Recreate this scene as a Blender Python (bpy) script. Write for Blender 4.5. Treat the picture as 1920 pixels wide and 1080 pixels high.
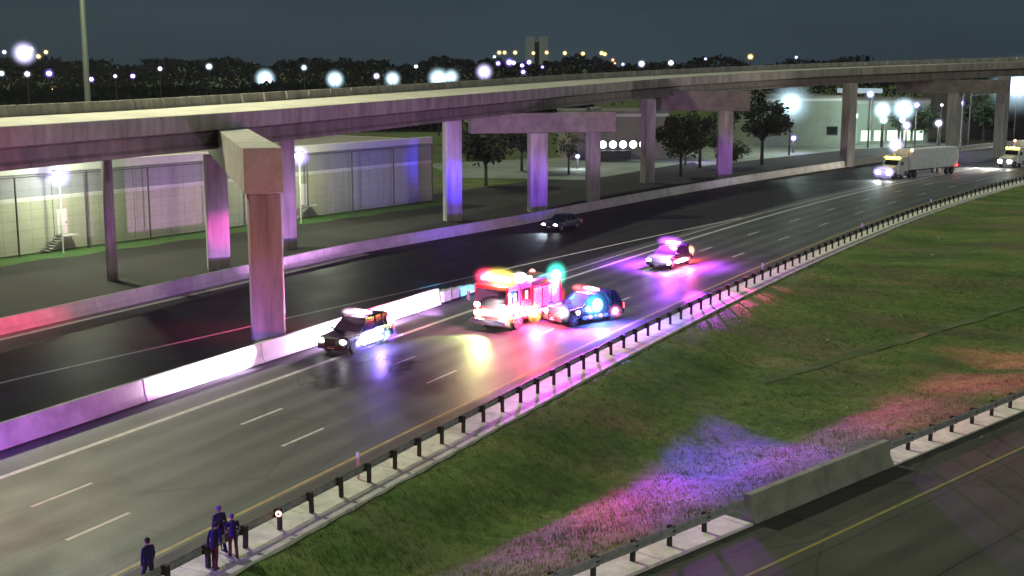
import bpy, bmesh, math, random
from mathutils import Vector, Matrix, noise
random.seed(7)
R = math.radians
for o in list(bpy.data.objects): bpy.data.objects.remove(o)
scene = bpy.context.scene
COL = scene.collection

# ------------------------------------------------------------------ camera, world, sun, exposure
cam_d = bpy.data.cameras.new('camera'); cam = bpy.data.objects.new('camera', cam_d); COL.objects.link(cam)
cam.location = (0, 0, 16.0)
cam.rotation_euler = (R(90 - 9.926), 0, 0)
cam_d.sensor_width = 36.0; cam_d.lens = 36.0 * 2400 / 1920
cam_d.clip_start = 0.5; cam_d.clip_end = 9000
scene.camera = cam

world = bpy.data.worlds.new("World"); scene.world = world; world.use_nodes = True
wn = world.node_tree.nodes; wl = world.node_tree.links; wn.clear()
wout = wn.new('ShaderNodeOutputWorld'); wbg = wn.new('ShaderNodeBackground')
wtc = wn.new('ShaderNodeTexCoord'); wnz = wn.new('ShaderNodeTexNoise'); wrp = wn.new('ShaderNodeValToRGB')
wmp = wn.new('ShaderNodeMapping'); wmp.inputs['Scale'].default_value = (1, 1, 3)
wnz.inputs['Scale'].default_value = 1.6; wnz.inputs['Detail'].default_value = 4
wrp.color_ramp.elements[0].position = .3; wrp.color_ramp.elements[0].color = (.014, .025, .038, 1)
wrp.color_ramp.elements[1].position = .75; wrp.color_ramp.elements[1].color = (.045, .073, .092, 1)
wl.new(wtc.outputs['Generated'], wmp.inputs['Vector']); wl.new(wmp.outputs[0], wnz.inputs['Vector'])
wl.new(wnz.outputs['Fac'], wrp.inputs[0]); wl.new(wrp.outputs[0], wbg.inputs['Color'])
wbg.inputs['Strength'].default_value = 0.9
wl.new(wbg.outputs[0], wout.inputs['Surface'])

sd = bpy.data.lights.new('sun', 'SUN'); sun = bpy.data.objects.new('sun', sd); COL.objects.link(sun)
sd.energy = 1.35; sd.angle = R(2.0); sd.color = (.97, 1.0, .72)
sun_from = Vector((-.62, .60, .74))               # the spread of the many masts assumed up to the left
sun.rotation_euler = (-sun_from).to_track_quat('-Z', 'Y').to_euler()

vs = scene.view_settings
vs.view_transform = 'Standard'; vs.look = 'None'; vs.exposure = 0; vs.gamma = 1; vs.use_curve_mapping = False
scene.cycles.max_bounces = 5; scene.cycles.diffuse_bounces = 2; scene.cycles.glossy_bounces = 3
scene.cycles.sample_clamp_indirect = 4; scene.cycles.use_light_tree = True; scene.cycles.transparent_max_bounces = 32

# ------------------------------------------------------------------ materials
MATS = {}
def mat(name, col, rough=.8, metal=0, emit=None, es=0, var=.0, scale=3.0, bump=0, col2=None, spec=None, coat=0, sample=True, stretch=None):
    if name in MATS: return MATS[name]
    m = bpy.data.materials.new(name); m.use_nodes = True; MATS[name] = m
    nt = m.node_tree; b = nt.nodes['Principled BSDF']
    b.inputs['Base Color'].default_value = (*col, 1); b.inputs['Roughness'].default_value = rough
    b.inputs['Metallic'].default_value = metal
    if spec is not None: b.inputs['Specular IOR Level'].default_value = spec
    if coat: b.inputs['Coat Weight'].default_value = coat
    if emit:
        b.inputs['Emission Color'].default_value = (*emit, 1); b.inputs['Emission Strength'].default_value = es
        if not sample: m.cycles.emission_sampling = 'NONE'
    if var or bump:
        tc = nt.nodes.new('ShaderNodeTexCoord'); nz = nt.nodes.new('ShaderNodeTexNoise')
        mp = nt.nodes.new('ShaderNodeMapping'); nt.links.new(tc.outputs['Object'], mp.inputs['Vector'])
        if stretch: mp.inputs['Scale'].default_value = stretch
        nz.inputs['Scale'].default_value = scale; nz.inputs['Detail'].default_value = 6; nz.inputs['Roughness'].default_value = .65
        nt.links.new(mp.outputs[0], nz.inputs['Vector'])
        rp = nt.nodes.new('ShaderNodeValToRGB')
        c2 = col2 or tuple(c * (1 - var) for c in col)
        rp.color_ramp.elements[0].position = .32; rp.color_ramp.elements[1].position = .68
        rp.color_ramp.elements[0].color = (*c2, 1); rp.color_ramp.elements[1].color = (*[min(1, c * (1 + var * .4)) for c in col], 1)
        nt.links.new(nz.outputs['Fac'], rp.inputs[0]); nt.links.new(rp.outputs[0], b.inputs['Base Color'])
        if bump:
            bp = nt.nodes.new('ShaderNodeBump'); bp.inputs['Strength'].default_value = bump; bp.inputs['Distance'].default_value = .05
            n2 = nt.nodes.new('ShaderNodeTexNoise'); n2.inputs['Scale'].default_value = scale * 6; n2.inputs['Detail'].default_value = 3
            nt.links.new(mp.outputs[0], n2.inputs['Vector'])
            nt.links.new(n2.outputs['Fac'], bp.inputs['Height']); nt.links.new(bp.outputs[0], b.inputs['Normal'])
    return m

def node_math(nt, op, a, b=None, c=None):
    n = nt.nodes.new('ShaderNodeMath'); n.operation = op
    for i, x in enumerate((a, b, c)):
        if x is None: continue
        if isinstance(x, (int, float)): n.inputs[i].default_value = x
        else: nt.links.new(x, n.inputs[i])
    return n.outputs[0]

def road_mat(name, base, dark, track_period=3.66, track_phase=0.0, rough=(.30, .55), track=.35):
    """UV.x = metres along the road, UV.y = metres across it."""
    m = bpy.data.materials.new(name); m.use_nodes = True; MATS[name] = m
    nt = m.node_tree; b = nt.nodes['Principled BSDF']; L = nt.links
    uv = nt.nodes.new('ShaderNodeUVMap'); sep = nt.nodes.new('ShaderNodeSeparateXYZ'); L.new(uv.outputs[0], sep.inputs[0])
    mp = nt.nodes.new('ShaderNodeMapping'); mp.inputs['Scale'].default_value = (.05, .8, 1); L.new(uv.outputs[0], mp.inputs[0])
    n1 = nt.nodes.new('ShaderNodeTexNoise'); n1.inputs['Scale'].default_value = 1; n1.inputs['Detail'].default_value = 6; L.new(mp.outputs[0], n1.inputs[0])
    mp2 = nt.nodes.new('ShaderNodeMapping'); mp2.inputs['Scale'].default_value = (.25, .35, 1); L.new(uv.outputs[0], mp2.inputs[0])
    n2 = nt.nodes.new('ShaderNodeTexNoise'); n2.inputs['Scale'].default_value = 1; n2.inputs['Detail'].default_value = 8; L.new(mp2.outputs[0], n2.inputs[0])
    n3 = nt.nodes.new('ShaderNodeTexNoise'); n3.inputs['Scale'].default_value = 14; n3.inputs['Detail'].default_value = 3; L.new(uv.outputs[0], n3.inputs[0])
    # wheel tracks and oil band: two tracks per lane
    ph = node_math(nt, 'ADD', sep.outputs[1], track_phase)
    sn = node_math(nt, 'COSINE', node_math(nt, 'MULTIPLY', ph, 2 * math.pi / (track_period / 2)))
    t = node_math(nt, 'MULTIPLY', node_math(nt, 'ADD', sn, 1), .5 * track)
    s = node_math(nt, 'ADD', node_math(nt, 'MULTIPLY', n1.outputs['Fac'], .9), node_math(nt, 'MULTIPLY', n2.outputs['Fac'], .5))
    s = node_math(nt, 'ADD', s, node_math(nt, 'MULTIPLY', n3.outputs['Fac'], .18))
    f = node_math(nt, 'SUBTRACT', node_math(nt, 'MULTIPLY', node_math(nt, 'SUBTRACT', s, .45), 1.5), t)
    mx = nt.nodes.new('ShaderNodeMix'); mx.data_type = 'RGBA'; mx.clamp_factor = True
    L.new(f, mx.inputs['Factor']); mx.inputs['A'].default_value = (*dark, 1); mx.inputs['B'].default_value = (*base, 1)
    mp4 = nt.nodes.new('ShaderNodeMapping'); mp4.inputs['Scale'].default_value = (.11, .27, 1); L.new(uv.outputs[0], mp4.inputs[0])
    wv = nt.nodes.new('ShaderNodeMix'); wv.data_type = 'VECTOR'; wv.inputs['Factor'].default_value = .12; L.new(mp4.outputs[0], wv.inputs['A']); L.new(n2.outputs['Color'], wv.inputs['B'])
    vo = nt.nodes.new('ShaderNodeTexVoronoi'); vo.feature = 'DISTANCE_TO_EDGE'; vo.inputs['Scale'].default_value = 1.0; L.new(wv.outputs['Result'], vo.inputs['Vector'])
    cr = nt.nodes.new('ShaderNodeMapRange'); cr.inputs['From Min'].default_value = .004; cr.inputs['From Max'].default_value = .014; cr.inputs['To Min'].default_value = .75; cr.inputs['To Max'].default_value = 1; L.new(vo.outputs['Distance'], cr.inputs[0])
    sj = node_math(nt, 'ABSOLUTE', node_math(nt, 'SUBTRACT', node_math(nt, 'FRACT', node_math(nt, 'DIVIDE', node_math(nt, 'ADD', sep.outputs[1], 50 * track_period + .25), track_period)), .0))
    sj = node_math(nt, 'GREATER_THAN', sj, .018); sj = node_math(nt, 'ADD', node_math(nt, 'MULTIPLY', sj, .4), .6)
    vc = nt.nodes.new('ShaderNodeTexVoronoi'); vc.feature = 'F1'; vc.inputs['Scale'].default_value = .55; L.new(mp4.outputs[0], vc.inputs['Vector']); hs = nt.nodes.new('ShaderNodeSeparateColor'); L.new(vc.outputs['Color'], hs.inputs[0])
    pt_ = node_math(nt, 'ADD', node_math(nt, 'MULTIPLY', hs.outputs[0], .28), .84)
    k_ = node_math(nt, 'MULTIPLY', node_math(nt, 'MULTIPLY', cr.outputs[0], sj), pt_)
    vm = nt.nodes.new('ShaderNodeVectorMath'); vm.operation = 'SCALE'; L.new(mx.outputs['Result'], vm.inputs[0]); L.new(k_, vm.inputs['Scale'])
    L.new(vm.outputs[0], b.inputs['Base Color'])
    mr = nt.nodes.new('ShaderNodeMapRange'); mr.inputs['From Min'].default_value = .3; mr.inputs['From Max'].default_value = .7
    mr.inputs['To Min'].default_value = rough[0]; mr.inputs['To Max'].default_value = rough[1]
    L.new(n2.outputs['Fac'], mr.inputs[0]); L.new(mr.outputs[0], b.inputs['Roughness'])
    b.inputs['Specular IOR Level'].default_value = .24
    bp = nt.nodes.new('ShaderNodeBump'); bp.inputs['Strength'].default_value = .35; bp.inputs['Distance'].default_value = .03
    L.new(n3.outputs['Fac'], bp.inputs['Height']); L.new(bp.outputs[0], b.inputs['Normal'])
    return m

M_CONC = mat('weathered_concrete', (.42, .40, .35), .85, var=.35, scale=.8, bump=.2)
M_CONC_P = mat('pale_concrete', (.58, .56, .50), .8, var=.25, scale=.9, bump=.2)
M_CONC_D = mat('grimy_concrete', (.26, .245, .22), .9, var=.4, scale=.7, bump=.2)
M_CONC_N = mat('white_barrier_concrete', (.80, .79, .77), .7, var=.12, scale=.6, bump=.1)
M_GALV = mat('dull_galvanised_steel', (.34, .35, .34), .6, .2, var=.4, scale=4)
M_POST = mat('dark_timber_post', (.045, .038, .032), .9, var=.4, scale=6)
M_WHITE = mat('worn_white_paint', (.62, .62, .60), .6, var=.35, scale=2.0)
M_YELLOW = mat('worn_yellow_paint', (.48, .36, .10), .6, var=.4, scale=1.5)
M_RUB = mat('black_rubber', (.02, .02, .02), .7)
M_RIM = mat('alloy_rim', (.45, .45, .47), .35, .8)
M_GLASS = mat('dark_car_glass', (.01, .012, .015), .06, 0, spec=.8)
M_BLK = mat('black_car_paint', (.012, .012, .014), .25, 0, coat=.8)
M_WHP = mat('white_car_paint', (.70, .70, .70), .3, 0, coat=.6)
M_RED = mat('fire_engine_red_paint', (.55, .012, .015), .3, 0, coat=.7)
M_NAVY = mat('dark_blue_car_paint', (.01, .015, .06), .28, 0, coat=.7)
M_CHR = mat('chrome', (.75, .75, .77), .2, 1)
M_TRAIL = mat('white_trailer_sheet', (.82, .86, .86), .5, .0, var=.15, scale=1.5)
M_PLAS = mat('black_plastic', (.02, .02, .02), .6)
def glow(name, c, s, sample=True): return mat(name, (.02, .02, .02), .4, emit=c, es=s, sample=sample)

MAST = 110000
def glare_mat(name, c, s, p=4.5):
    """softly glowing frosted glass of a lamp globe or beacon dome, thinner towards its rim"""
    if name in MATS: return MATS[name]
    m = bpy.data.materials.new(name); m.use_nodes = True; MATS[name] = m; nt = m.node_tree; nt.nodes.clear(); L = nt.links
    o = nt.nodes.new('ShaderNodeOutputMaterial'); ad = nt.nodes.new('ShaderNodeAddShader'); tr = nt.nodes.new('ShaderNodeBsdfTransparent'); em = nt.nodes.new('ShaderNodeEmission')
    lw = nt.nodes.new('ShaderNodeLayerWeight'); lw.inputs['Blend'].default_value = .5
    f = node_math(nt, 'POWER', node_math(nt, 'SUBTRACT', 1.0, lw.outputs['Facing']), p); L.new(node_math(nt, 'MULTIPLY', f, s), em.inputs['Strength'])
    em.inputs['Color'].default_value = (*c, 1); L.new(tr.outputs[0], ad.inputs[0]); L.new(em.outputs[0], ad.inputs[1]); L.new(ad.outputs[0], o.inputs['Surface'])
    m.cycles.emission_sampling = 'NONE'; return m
def glare_dome(parent, c, r, col, s, name='frosted_dome', sc=(1, 1, 1)):  # lens glare added as a see-through glowing sphere
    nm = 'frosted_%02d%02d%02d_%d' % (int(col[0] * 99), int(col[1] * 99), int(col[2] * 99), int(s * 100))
    if name in ('beacon_dome', 'soft_globe'): return MB().ico(c, r * 1.15, 3, sc).build(name, glare_mat(nm + '_b', col, s * 2.0, 9), parent, smooth=True)
    return MB().ico(c, r, 3, sc).build(name, glare_mat(nm, col, s * 1.5), parent, smooth=True)
# ------------------------------------------------------------------ mesh builder
class MB:
    def __init__(s): s.v = []; s.f = []; s.uv = []
    def add(s, vs_, fs, uvs=None):
        n = len(s.v); s.v += [tuple(v) for v in vs_]; s.f += [tuple(i + n for i in f) for f in fs]
        s.uv += (uvs if uvs else [(0, 0)] * len(vs_)); return s
    def box(s, c, d, rz=0, taper=1.0, rx=0, ry=0):
        hx, hy, hz = d[0] / 2, d[1] / 2, d[2] / 2
        m = Matrix.Translation(c) @ Matrix.Rotation(rz, 4, 'Z') @ Matrix.Rotation(ry, 4, 'Y') @ Matrix.Rotation(rx, 4, 'X')
        vs_ = [m @ Vector((x * hx * (taper if z > 0 else 1), y * hy * (taper if z > 0 else 1), z * hz)) for x in (-1, 1) for y in (-1, 1) for z in (-1, 1)]
        return s.add(vs_, [(0, 1, 3, 2), (4, 6, 7, 5), (0, 4, 5, 1), (2, 3, 7, 6), (0, 2, 6, 4), (1, 5, 7, 3)])
    def cyl(s, a, b, r, r2=None, n=8, cap=True):
        a = Vector(a); b = Vector(b); r2 = r if r2 is None else r2
        d = (b - a).normalized(); q = d.to_track_quat('Z', 'Y')
        vs_ = []
        for p, rr in ((a, r), (b, r2)):
            for i in range(n):
                t = 2 * math.pi * i / n; vs_.append(p + q @ Vector((rr * math.cos(t), rr * math.sin(t), 0)))
        fs = [(i, (i + 1) % n, n + (i + 1) % n, n + i) for i in range(n)]
        if cap: fs += [tuple(reversed(range(n))), tuple(range(n, 2 * n))]
        return s.add(vs_, fs)
    def lathe(s, prof, c=(0, 0, 0), axis='Z', n=16):
        """prof: list of (r, h)"""
        q = {'Z': Matrix.Identity(3), 'Y': Matrix.Rotation(R(-90), 3, 'X'), 'X': Matrix.Rotation(R(90), 3, 'Y')}[axis]
        vs_ = []
        for r, h in prof:
            for i in range(n):
                t = 2 * math.pi * i / n; vs_.append(Vector(c) + q @ Vector((r * math.cos(t), r * math.sin(t), h)))
        fs = [(k * n + i, k * n + (i + 1) % n, (k + 1) * n + (i + 1) % n, (k + 1) * n + i) for k in range(len(prof) - 1) for i in range(n)]
        fs += [tuple(reversed(range(n))), tuple(range((len(prof) - 1) * n, len(prof) * n))]
        return s.add(vs_, fs)
    def loft(s, rings, close=True, caps=True):
        n = len(rings[0]); vs_ = [v for r in rings for v in r]; fs = []
        for k in range(len(rings) - 1):
            for i in range(n if close else n - 1):
                j = (i + 1) % n
                fs.append((k * n + i, k * n + j, (k + 1) * n + j, (k + 1) * n + i))
        if caps and close: fs += [tuple(reversed(range(n))), tuple(range((len(rings) - 1) * n, len(rings) * n))]
        return s.add(vs_, fs)
    def extrude_y(s, prof, y0, y1):
        """prof: list of (x, z) closed polygon, extruded along y."""
        return s.loft([[(x, y0, z) for x, z in prof], [(x, y1, z) for x, z in prof]])
    def ico(s, c, r, sub=1, sc=(1, 1, 1)):
        bm = bmesh.new(); bmesh.ops.create_icosphere(bm, subdivisions=sub, radius=1)
        s.add([(c[0] + v.co.x * r * sc[0], c[1] + v.co.y * r * sc[1], c[2] + v.co.z * r * sc[2]) for v in bm.verts], [tuple(v.index for v in f.verts) for f in bm.faces]); bm.free(); return s
    def mesh(s, name, smooth=False, off=(0, 0, 0)):
        me = bpy.data.meshes.new(name)
        me.from_pydata([(v[0] - off[0], v[1] - off[1], v[2] - off[2]) for v in s.v], [], s.f)
        if any(u != (0, 0) for u in s.uv):
            l = me.uv_layers.new(name='UVMap')
            for lp in me.loops: l.data[lp.index].uv = s.uv[lp.vertex_index]
        if smooth:
            for p in me.polygons: p.use_smooth = True
        bm = bmesh.new(); bm.from_mesh(me); bmesh.ops.recalc_face_normals(bm, faces=bm.faces); bm.to_mesh(me); bm.free()
        return me
    def build(s, name, m, parent=None, smooth=False, bevel=0, world=False, loc=None):
        off = (0, 0, 0)
        if parent is not None and world: off = world_loc(parent)
        if loc is not None: off = loc
        me = s.mesh(name, smooth, off); me.materials.append(m)
        o = bpy.data.objects.new(name, me); COL.objects.link(o)
        if loc is not None: o.location = loc
        if parent is not None: o.parent = parent
        if bevel:
            b = o.modifiers.new('bevel', 'BEVEL'); b.width = bevel; b.segments = 2; b.limit_method = 'ANGLE'; b.angle_limit = R(30)
        return o

def world_loc(o):
    v = Vector((0, 0, 0))
    while o is not None: v += o.location; o = o.parent
    return v
def tag(o, label=None, cat=None, group=None, kind=None):
    if label: o['label'] = label
    if cat: o['category'] = cat
    if group: o['group'] = group
    if kind: o['kind'] = kind
    return o
def thing(name, label, cat, loc=(0, 0, 0), rz=0, group=None):
    o = bpy.data.objects.new(name, None); COL.objects.link(o); o.location = loc; o.rotation_euler = (0, 0, rz)
    o.empty_display_size = .5
    return tag(o, label, cat, group)
def kids(o): return [c for c in bpy.data.objects if c.parent == o]
def copy_tree(o, parent=None):
    c = o.copy(); COL.objects.link(c)
    if parent is not None: c.parent = parent
    for ch in kids(o): copy_tree(ch, c)
    return c
def share(src, loc=None, rot=None, parent=None):
    c = src.copy(); COL.objects.link(c)
    if parent is not None: c.parent = parent
    if loc is not None: c.location = loc
    if rot is not None: c.rotation_euler = rot
    return c
def lamp(name, parent, loc, col, power, kind='POINT', size=.25, target=None, spot=60, blend=.6):
    d = bpy.data.lights.new(name, kind); d.energy = power; d.color = col
    if kind in ('POINT', 'SPOT'): d.shadow_soft_size = size
    if kind == 'SPOT': d.spot_size = R(spot); d.spot_blend = blend
    o = bpy.data.objects.new(name, d); COL.objects.link(o); o.location = loc
    if target is not None: o.rotation_euler = (Vector(target) - Vector(loc)).to_track_quat('-Z', 'Y').to_euler()
    if parent is not None:
        o.parent = parent
    return o

# ------------------------------------------------------------------ road alignment (s along, o across; + is towards the grass)
KN = [(-90, 25.6), (-60, 26), (30, 26.6), (60, 28.7), (75, 29.6), (100, 31), (150, 36), (220, 42), (300, 47), (460, 52)]
def interp(x, pts):
    if x <= pts[0][0]: return pts[0][1]
    for (a, b), (c, d) in zip(pts, pts[1:]):
        if x <= c: return b + (d - b) * (x - a) / (c - a)
    return pts[-1][1]
DS = 1.0
SS = [-90 + DS * i for i in range(550)]
RX = [0.0] * 550; RY = [0.0] * 550
RX[90], RY[90] = -15.2, 41.5
for i in range(91, 550):
    t = R(interp(SS[i] - .5, KN)); RX[i] = RX[i - 1] + math.sin(t); RY[i] = RY[i - 1] + math.cos(t)
for i in range(89, -1, -1):
    t = R(interp(SS[i] + .5, KN)); RX[i] = RX[i + 1] - math.sin(t); RY[i] = RY[i + 1] - math.cos(t)
def theta(s): return R(interp(s, KN))
def pt(s, o, z=0.0):
    k = max(0, min(548, s + 90)); i = int(k); f = k - i; t = theta(s)
    return Vector((RX[i] + (RX[i + 1] - RX[i]) * f + o * math.cos(t), RY[i] + (RY[i + 1] - RY[i]) * f - o * math.sin(t), z))
def so(x, y):
    bi = min(range(0, 550, 5), key=lambda i: (RX[i] - x) ** 2 + (RY[i] - y) ** 2)
    bi = min(range(max(0, bi - 5), min(550, bi + 6)), key=lambda i: (RX[i] - x) ** 2 + (RY[i] - y) ** 2)
    t = theta(SS[bi]); dx, dy = x - RX[bi], y - RY[bi]
    return SS[bi] + dx * math.sin(t) + dy * math.cos(t), dx * math.cos(t) - dy * math.sin(t)
T2 = R(45.8); D2 = Vector((math.sin(T2), math.cos(T2), 0)); N2 = Vector((math.cos(T2), -math.sin(T2), 0)); O2 = Vector((8.1, 43.1, 0))
def pt2(s, o, z=0.0): return O2 + D2 * s + N2 * o + Vector((0, 0, z))
def so2(x, y):
    d = Vector((x, y, 0)) - O2; return d.dot(D2), d.dot(N2)
def fb_off(s): return interp(s, [(-90, -29.2), (60, -29.0), (84, -26.4), (130, -25.2), (181, -24), (245, -23.6), (460, -23.6)])

def strip(fn, s0, s1, oa, ob, z=0, step=2.0, mb=None):
    mb = mb or MB(); n = max(1, int(math.ceil((s1 - s0) / step))); vs_ = []; uv = []
    fa = oa if callable(oa) else (lambda s: oa); fb = ob if callable(ob) else (lambda s: ob)
    for i in range(n + 1):
        s = s0 + (s1 - s0) * i / n
        for o in (fa(s), fb(s)): vs_.append(fn(s, o, z)); uv.append((s + .001, o))
    return mb.add(vs_, [(2 * i, 2 * i + 2, 2 * i + 3, 2 * i + 1) for i in range(n)], uv)
def sweep(fn, s0, s1, prof, step=3.0, mb=None, gap=0.0):
    """prof: closed list of (offset, z) or function of s -> list."""
    mb = mb or MB(); n = max(1, int(math.ceil((s1 - s0) / step)))
    rings = []
    for i in range(n + 1):
        s = s0 + gap + (s1 - s0 - 2 * gap) * i / n; p = prof(s) if callable(prof) else prof
        rings.append([fn(s, o, z) for o, z in p])
    return mb.loft(rings)

# ------------------------------------------------------------------ ground
def sm(x): x = max(0.0, min(1.0, x)); return x * x * (3 - 2 * x)
def ground_z(x, y):
    z = -.14
    if y < -40 or y > 420 or x < -140 or x > 330: return z
    s, o = so(x, y); s2, o2 = so2(x, y)
    t1 = o - 6.9; t2 = -o2 - .45
    if t1 > 0 and t2 > 0:
        rise = sm(t2 / 9.0)
        fall = .25 + 1.35 * sm((26 - t2) / 17)
        z = -.05 - fall * rise * sm(t1 / 5.5)
        z += .10 * noise.noise(Vector((x * .35, y * .35, 0))) * min(1, t1 / 2, t2 / 2) + .05 * noise.noise(Vector((x * 1.3, y * 1.3, 3))) * min(1, t1, t2)
    return z
def axis(lo, hi, dlo, dhi, step):
    a = []; x = dlo
    while x < dhi: a.append(x); x += step
    a.append(dhi); st = step; x = dhi
    while x < hi: st *= 1.35; x += st; a.append(min(x, hi))
    st = step; x = dlo; b = []
    while x > lo: st *= 1.35; x -= st; b.append(max(x, lo))
    return b[::-1] + a
gx = axis(-6000, 6000, -14, 100, .8); gy = axis(-200, 7500, 26, 170, .9)
gv = []; guv = []
for y in gy:
    for x in gx:
        gv.append((x, y, ground_z(x, y)))
nx = len(gx)
gf = [(j * nx + i, j * nx + i + 1, (j + 1) * nx + i + 1, (j + 1) * nx + i) for j in range(len(gy) - 1) for i in range(nx - 1)]
def grass_mat():
    m = bpy.data.materials.new('rough_median_grass'); m.use_nodes = True; nt = m.node_tree; b = nt.nodes['Principled BSDF']; L = nt.links
    b.inputs['Roughness'].default_value = .95; b.inputs['Specular IOR Level'].default_value = .1
    tc = nt.nodes.new('ShaderNodeTexCoord'); mp = nt.nodes.new('ShaderNodeMapping'); mp.inputs['Rotation'].default_value = (0, 0, R(45))
    mp.inputs['Scale'].default_value = (.10, .26, .2); L.new(tc.outputs['Object'], mp.inputs[0])
    def nz(sc, src, det=6):
        n = nt.nodes.new('ShaderNodeTexNoise'); n.inputs['Scale'].default_value = sc; n.inputs['Detail'].default_value = det; n.inputs['Roughness'].default_value = .6; L.new(src, n.inputs[0]); return n
    def ramp(src, stops):
        r = nt.nodes.new('ShaderNodeValToRGB'); e = r.color_ramp.elements
        e[0].position, e[0].color = stops[0][0], (*stops[0][1], 1); e[1].position, e[1].color = stops[-1][0], (*stops[-1][1], 1)
        for p, c in stops[1:-1]: k = e.new(p); k.color = (*c, 1)
        L.new(src, r.inputs[0]); return r.outputs[0]
    a = nz(1.0, mp.outputs[0]); f = nz(2.2, tc.outputs['Object'], 5); bbig = nz(.05, tc.outputs['Object'], 3)
    col = ramp(a.outputs['Fac'], [(.32, (.075, .100, .042)), (.44, (.098, .165, .046)), (.56, (.150, .205, .062)), (.70, (.24, .205, .105))])
    fine = ramp(f.outputs['Fac'], [(.3, (.68, .68, .66)), (.7, (1.2, 1.2, 1.15))])
    mx = nt.nodes.new('ShaderNodeMix'); mx.data_type = 'RGBA'; mx.blend_type = 'MULTIPLY'; mx.inputs['Factor'].default_value = 1
    pm = nt.nodes.new('ShaderNodeMix'); pm.data_type = 'RGBA'; b2 = nz(.11, tc.outputs['Object'], 5)
    rr_ = nt.nodes.new('ShaderNodeMapRange'); rr_.inputs['From Min'].default_value = .47; rr_.inputs['From Max'].default_value = .62; rr_.inputs['To Max'].default_value = .75; L.new(b2.outputs['Fac'], rr_.inputs[0])
    L.new(rr_.outputs[0], pm.inputs['Factor']); L.new(col, pm.inputs['A']); pm.inputs['B'].default_value = (.16, .135, .085, 1); col = pm.outputs['Result']
    L.new(col, mx.inputs['A']); L.new(fine, mx.inputs['B']); L.new(mx.outputs['Result'], b.inputs['Base Color'])
    bp = nt.nodes.new('ShaderNodeBump'); bp.inputs['Strength'].default_value = .6; bp.inputs['Distance'].default_value = .07
    L.new(f.outputs['Fac'], bp.inputs['Height']); L.new(bp.outputs[0], b.inputs['Normal'])
    MATS['grass'] = m; return m
M_GRASS = grass_mat()
g = MB(); g.v = gv; g.f = gf; g.uv = [(0, 0)] * len(gv)
tag(g.build('ground', M_GRASS, smooth=True), kind='structure')

# bare mown track and dirt verge, each its own sheet on the slope
def drape(fn, s0, s1, oa, ob, dz, step=1.5, cols=3):
    mb = MB(); n = int((s1 - s0) / step)
    for i in range(n + 1):
        s = s0 + (s1 - s0) * i / n
        for k in range(cols + 1):
            wob = .25 * noise.noise(Vector((s * .3, k * 7.1, 1)))
            p = fn(s, oa + (ob - oa) * k / cols + wob); mb.v.append((p.x, p.y, ground_z(p.x, p.y) + dz)); mb.uv.append((s, k))
    c = cols + 1
    mb.f = [(i * c + k, (i + 1) * c + k, (i + 1) * c + k + 1, i * c + k + 1) for i in range(n) for k in range(cols)]
    return mb
M_TRACK = mat('dry_trodden_grass', (.12, .14, .05), 1, var=.5, scale=.5, bump=.4, col2=(.045, .10, .02))
M_DIRT = mat('dark_dirt_verge', (.055, .055, .035), 1, var=.5, scale=1.5, bump=.5, col2=(.03, .045, .015))
tag(drape(pt2, 22, 66, -14.9, -14.2, .03).build('mown_track', M_TRACK, smooth=True), kind='structure')

# ------------------------------------------------------------------ roads and markings
M_ROAD = road_mat('grey_worn_road', (.155, .170, .168), (.072, .080, .082), track_phase=-1.83 + .915, rough=(.46, .62), track=.55)
M_ROAD2 = road_mat('dark_damp_road', (.026, .027, .028), (.014, .015, .017), track=.2, rough=(.5, .62))
M_SHO = road_mat('brown_shoulder', (.115, .105, .095), (.06, .056, .052), track=.1, rough=(.5, .8))
M_ROAD3 = road_mat('olive_ramp_road', (.105, .108, .085), (.055, .058, .045), track=.25, rough=(.5, .8))
tag(strip(pt, -80, 400, -9.9, 3.9, 0).build('road', M_ROAD), kind='structure')
tag(strip(pt, -80, 400, fb_off, -9.9, -.002).build('far_carriageway', M_ROAD2), kind='structure')
tag(strip(pt, -80, 400, 3.9, 5.0, .0).build('shoulder', M_SHO), kind='structure')
tag(strip(pt2, -60, 260, .4, 26, 0, 8).build('ramp_road', M_ROAD3), kind='structure')

root = tag(bpy.data.objects.new('road_markings', None), kind='structure'); COL.objects.link(root)
strip(pt, -60, 250, -7.50, -7.18, .006).build('edge_line', M_WHITE, root)
strip(pt, -60, 250, 3.56, 3.74, .006).build('edge_line', M_YELLOW, root)
strip(pt, 47, 200, lambda s: -8.6 - .25 * math.sin(s * .02), lambda s: -8.46 - .25 * math.sin(s * .02), .006).build('edge_line', M_WHITE, root)
gl = [(-60, -21.5), (15, -19.6), (32, -17.1), (46, -15.1), (100, -9.2)]
strip(pt, -60, 100, lambda s: interp(s, gl), lambda s: interp(s, gl) + .25, .006).build('gore_line', M_WHITE, root)
strip(pt2, -60, 200, 2.82, 2.96, .006, 8).build('edge_line', mat('ramp_yellow_paint', (.26, .23, .06), .7, var=.3, scale=2), root)
for off, ph in ((-3.66, 1.9), (0.0, 0.0)):
    k = -4
    while True:
        s = ph + 12.19 * k; k += 1
        if s > 230: break
        strip(pt, s, s + 3.05, off - .09, off + .09, .006).build('lane_dash', M_WHITE, root)

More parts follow.
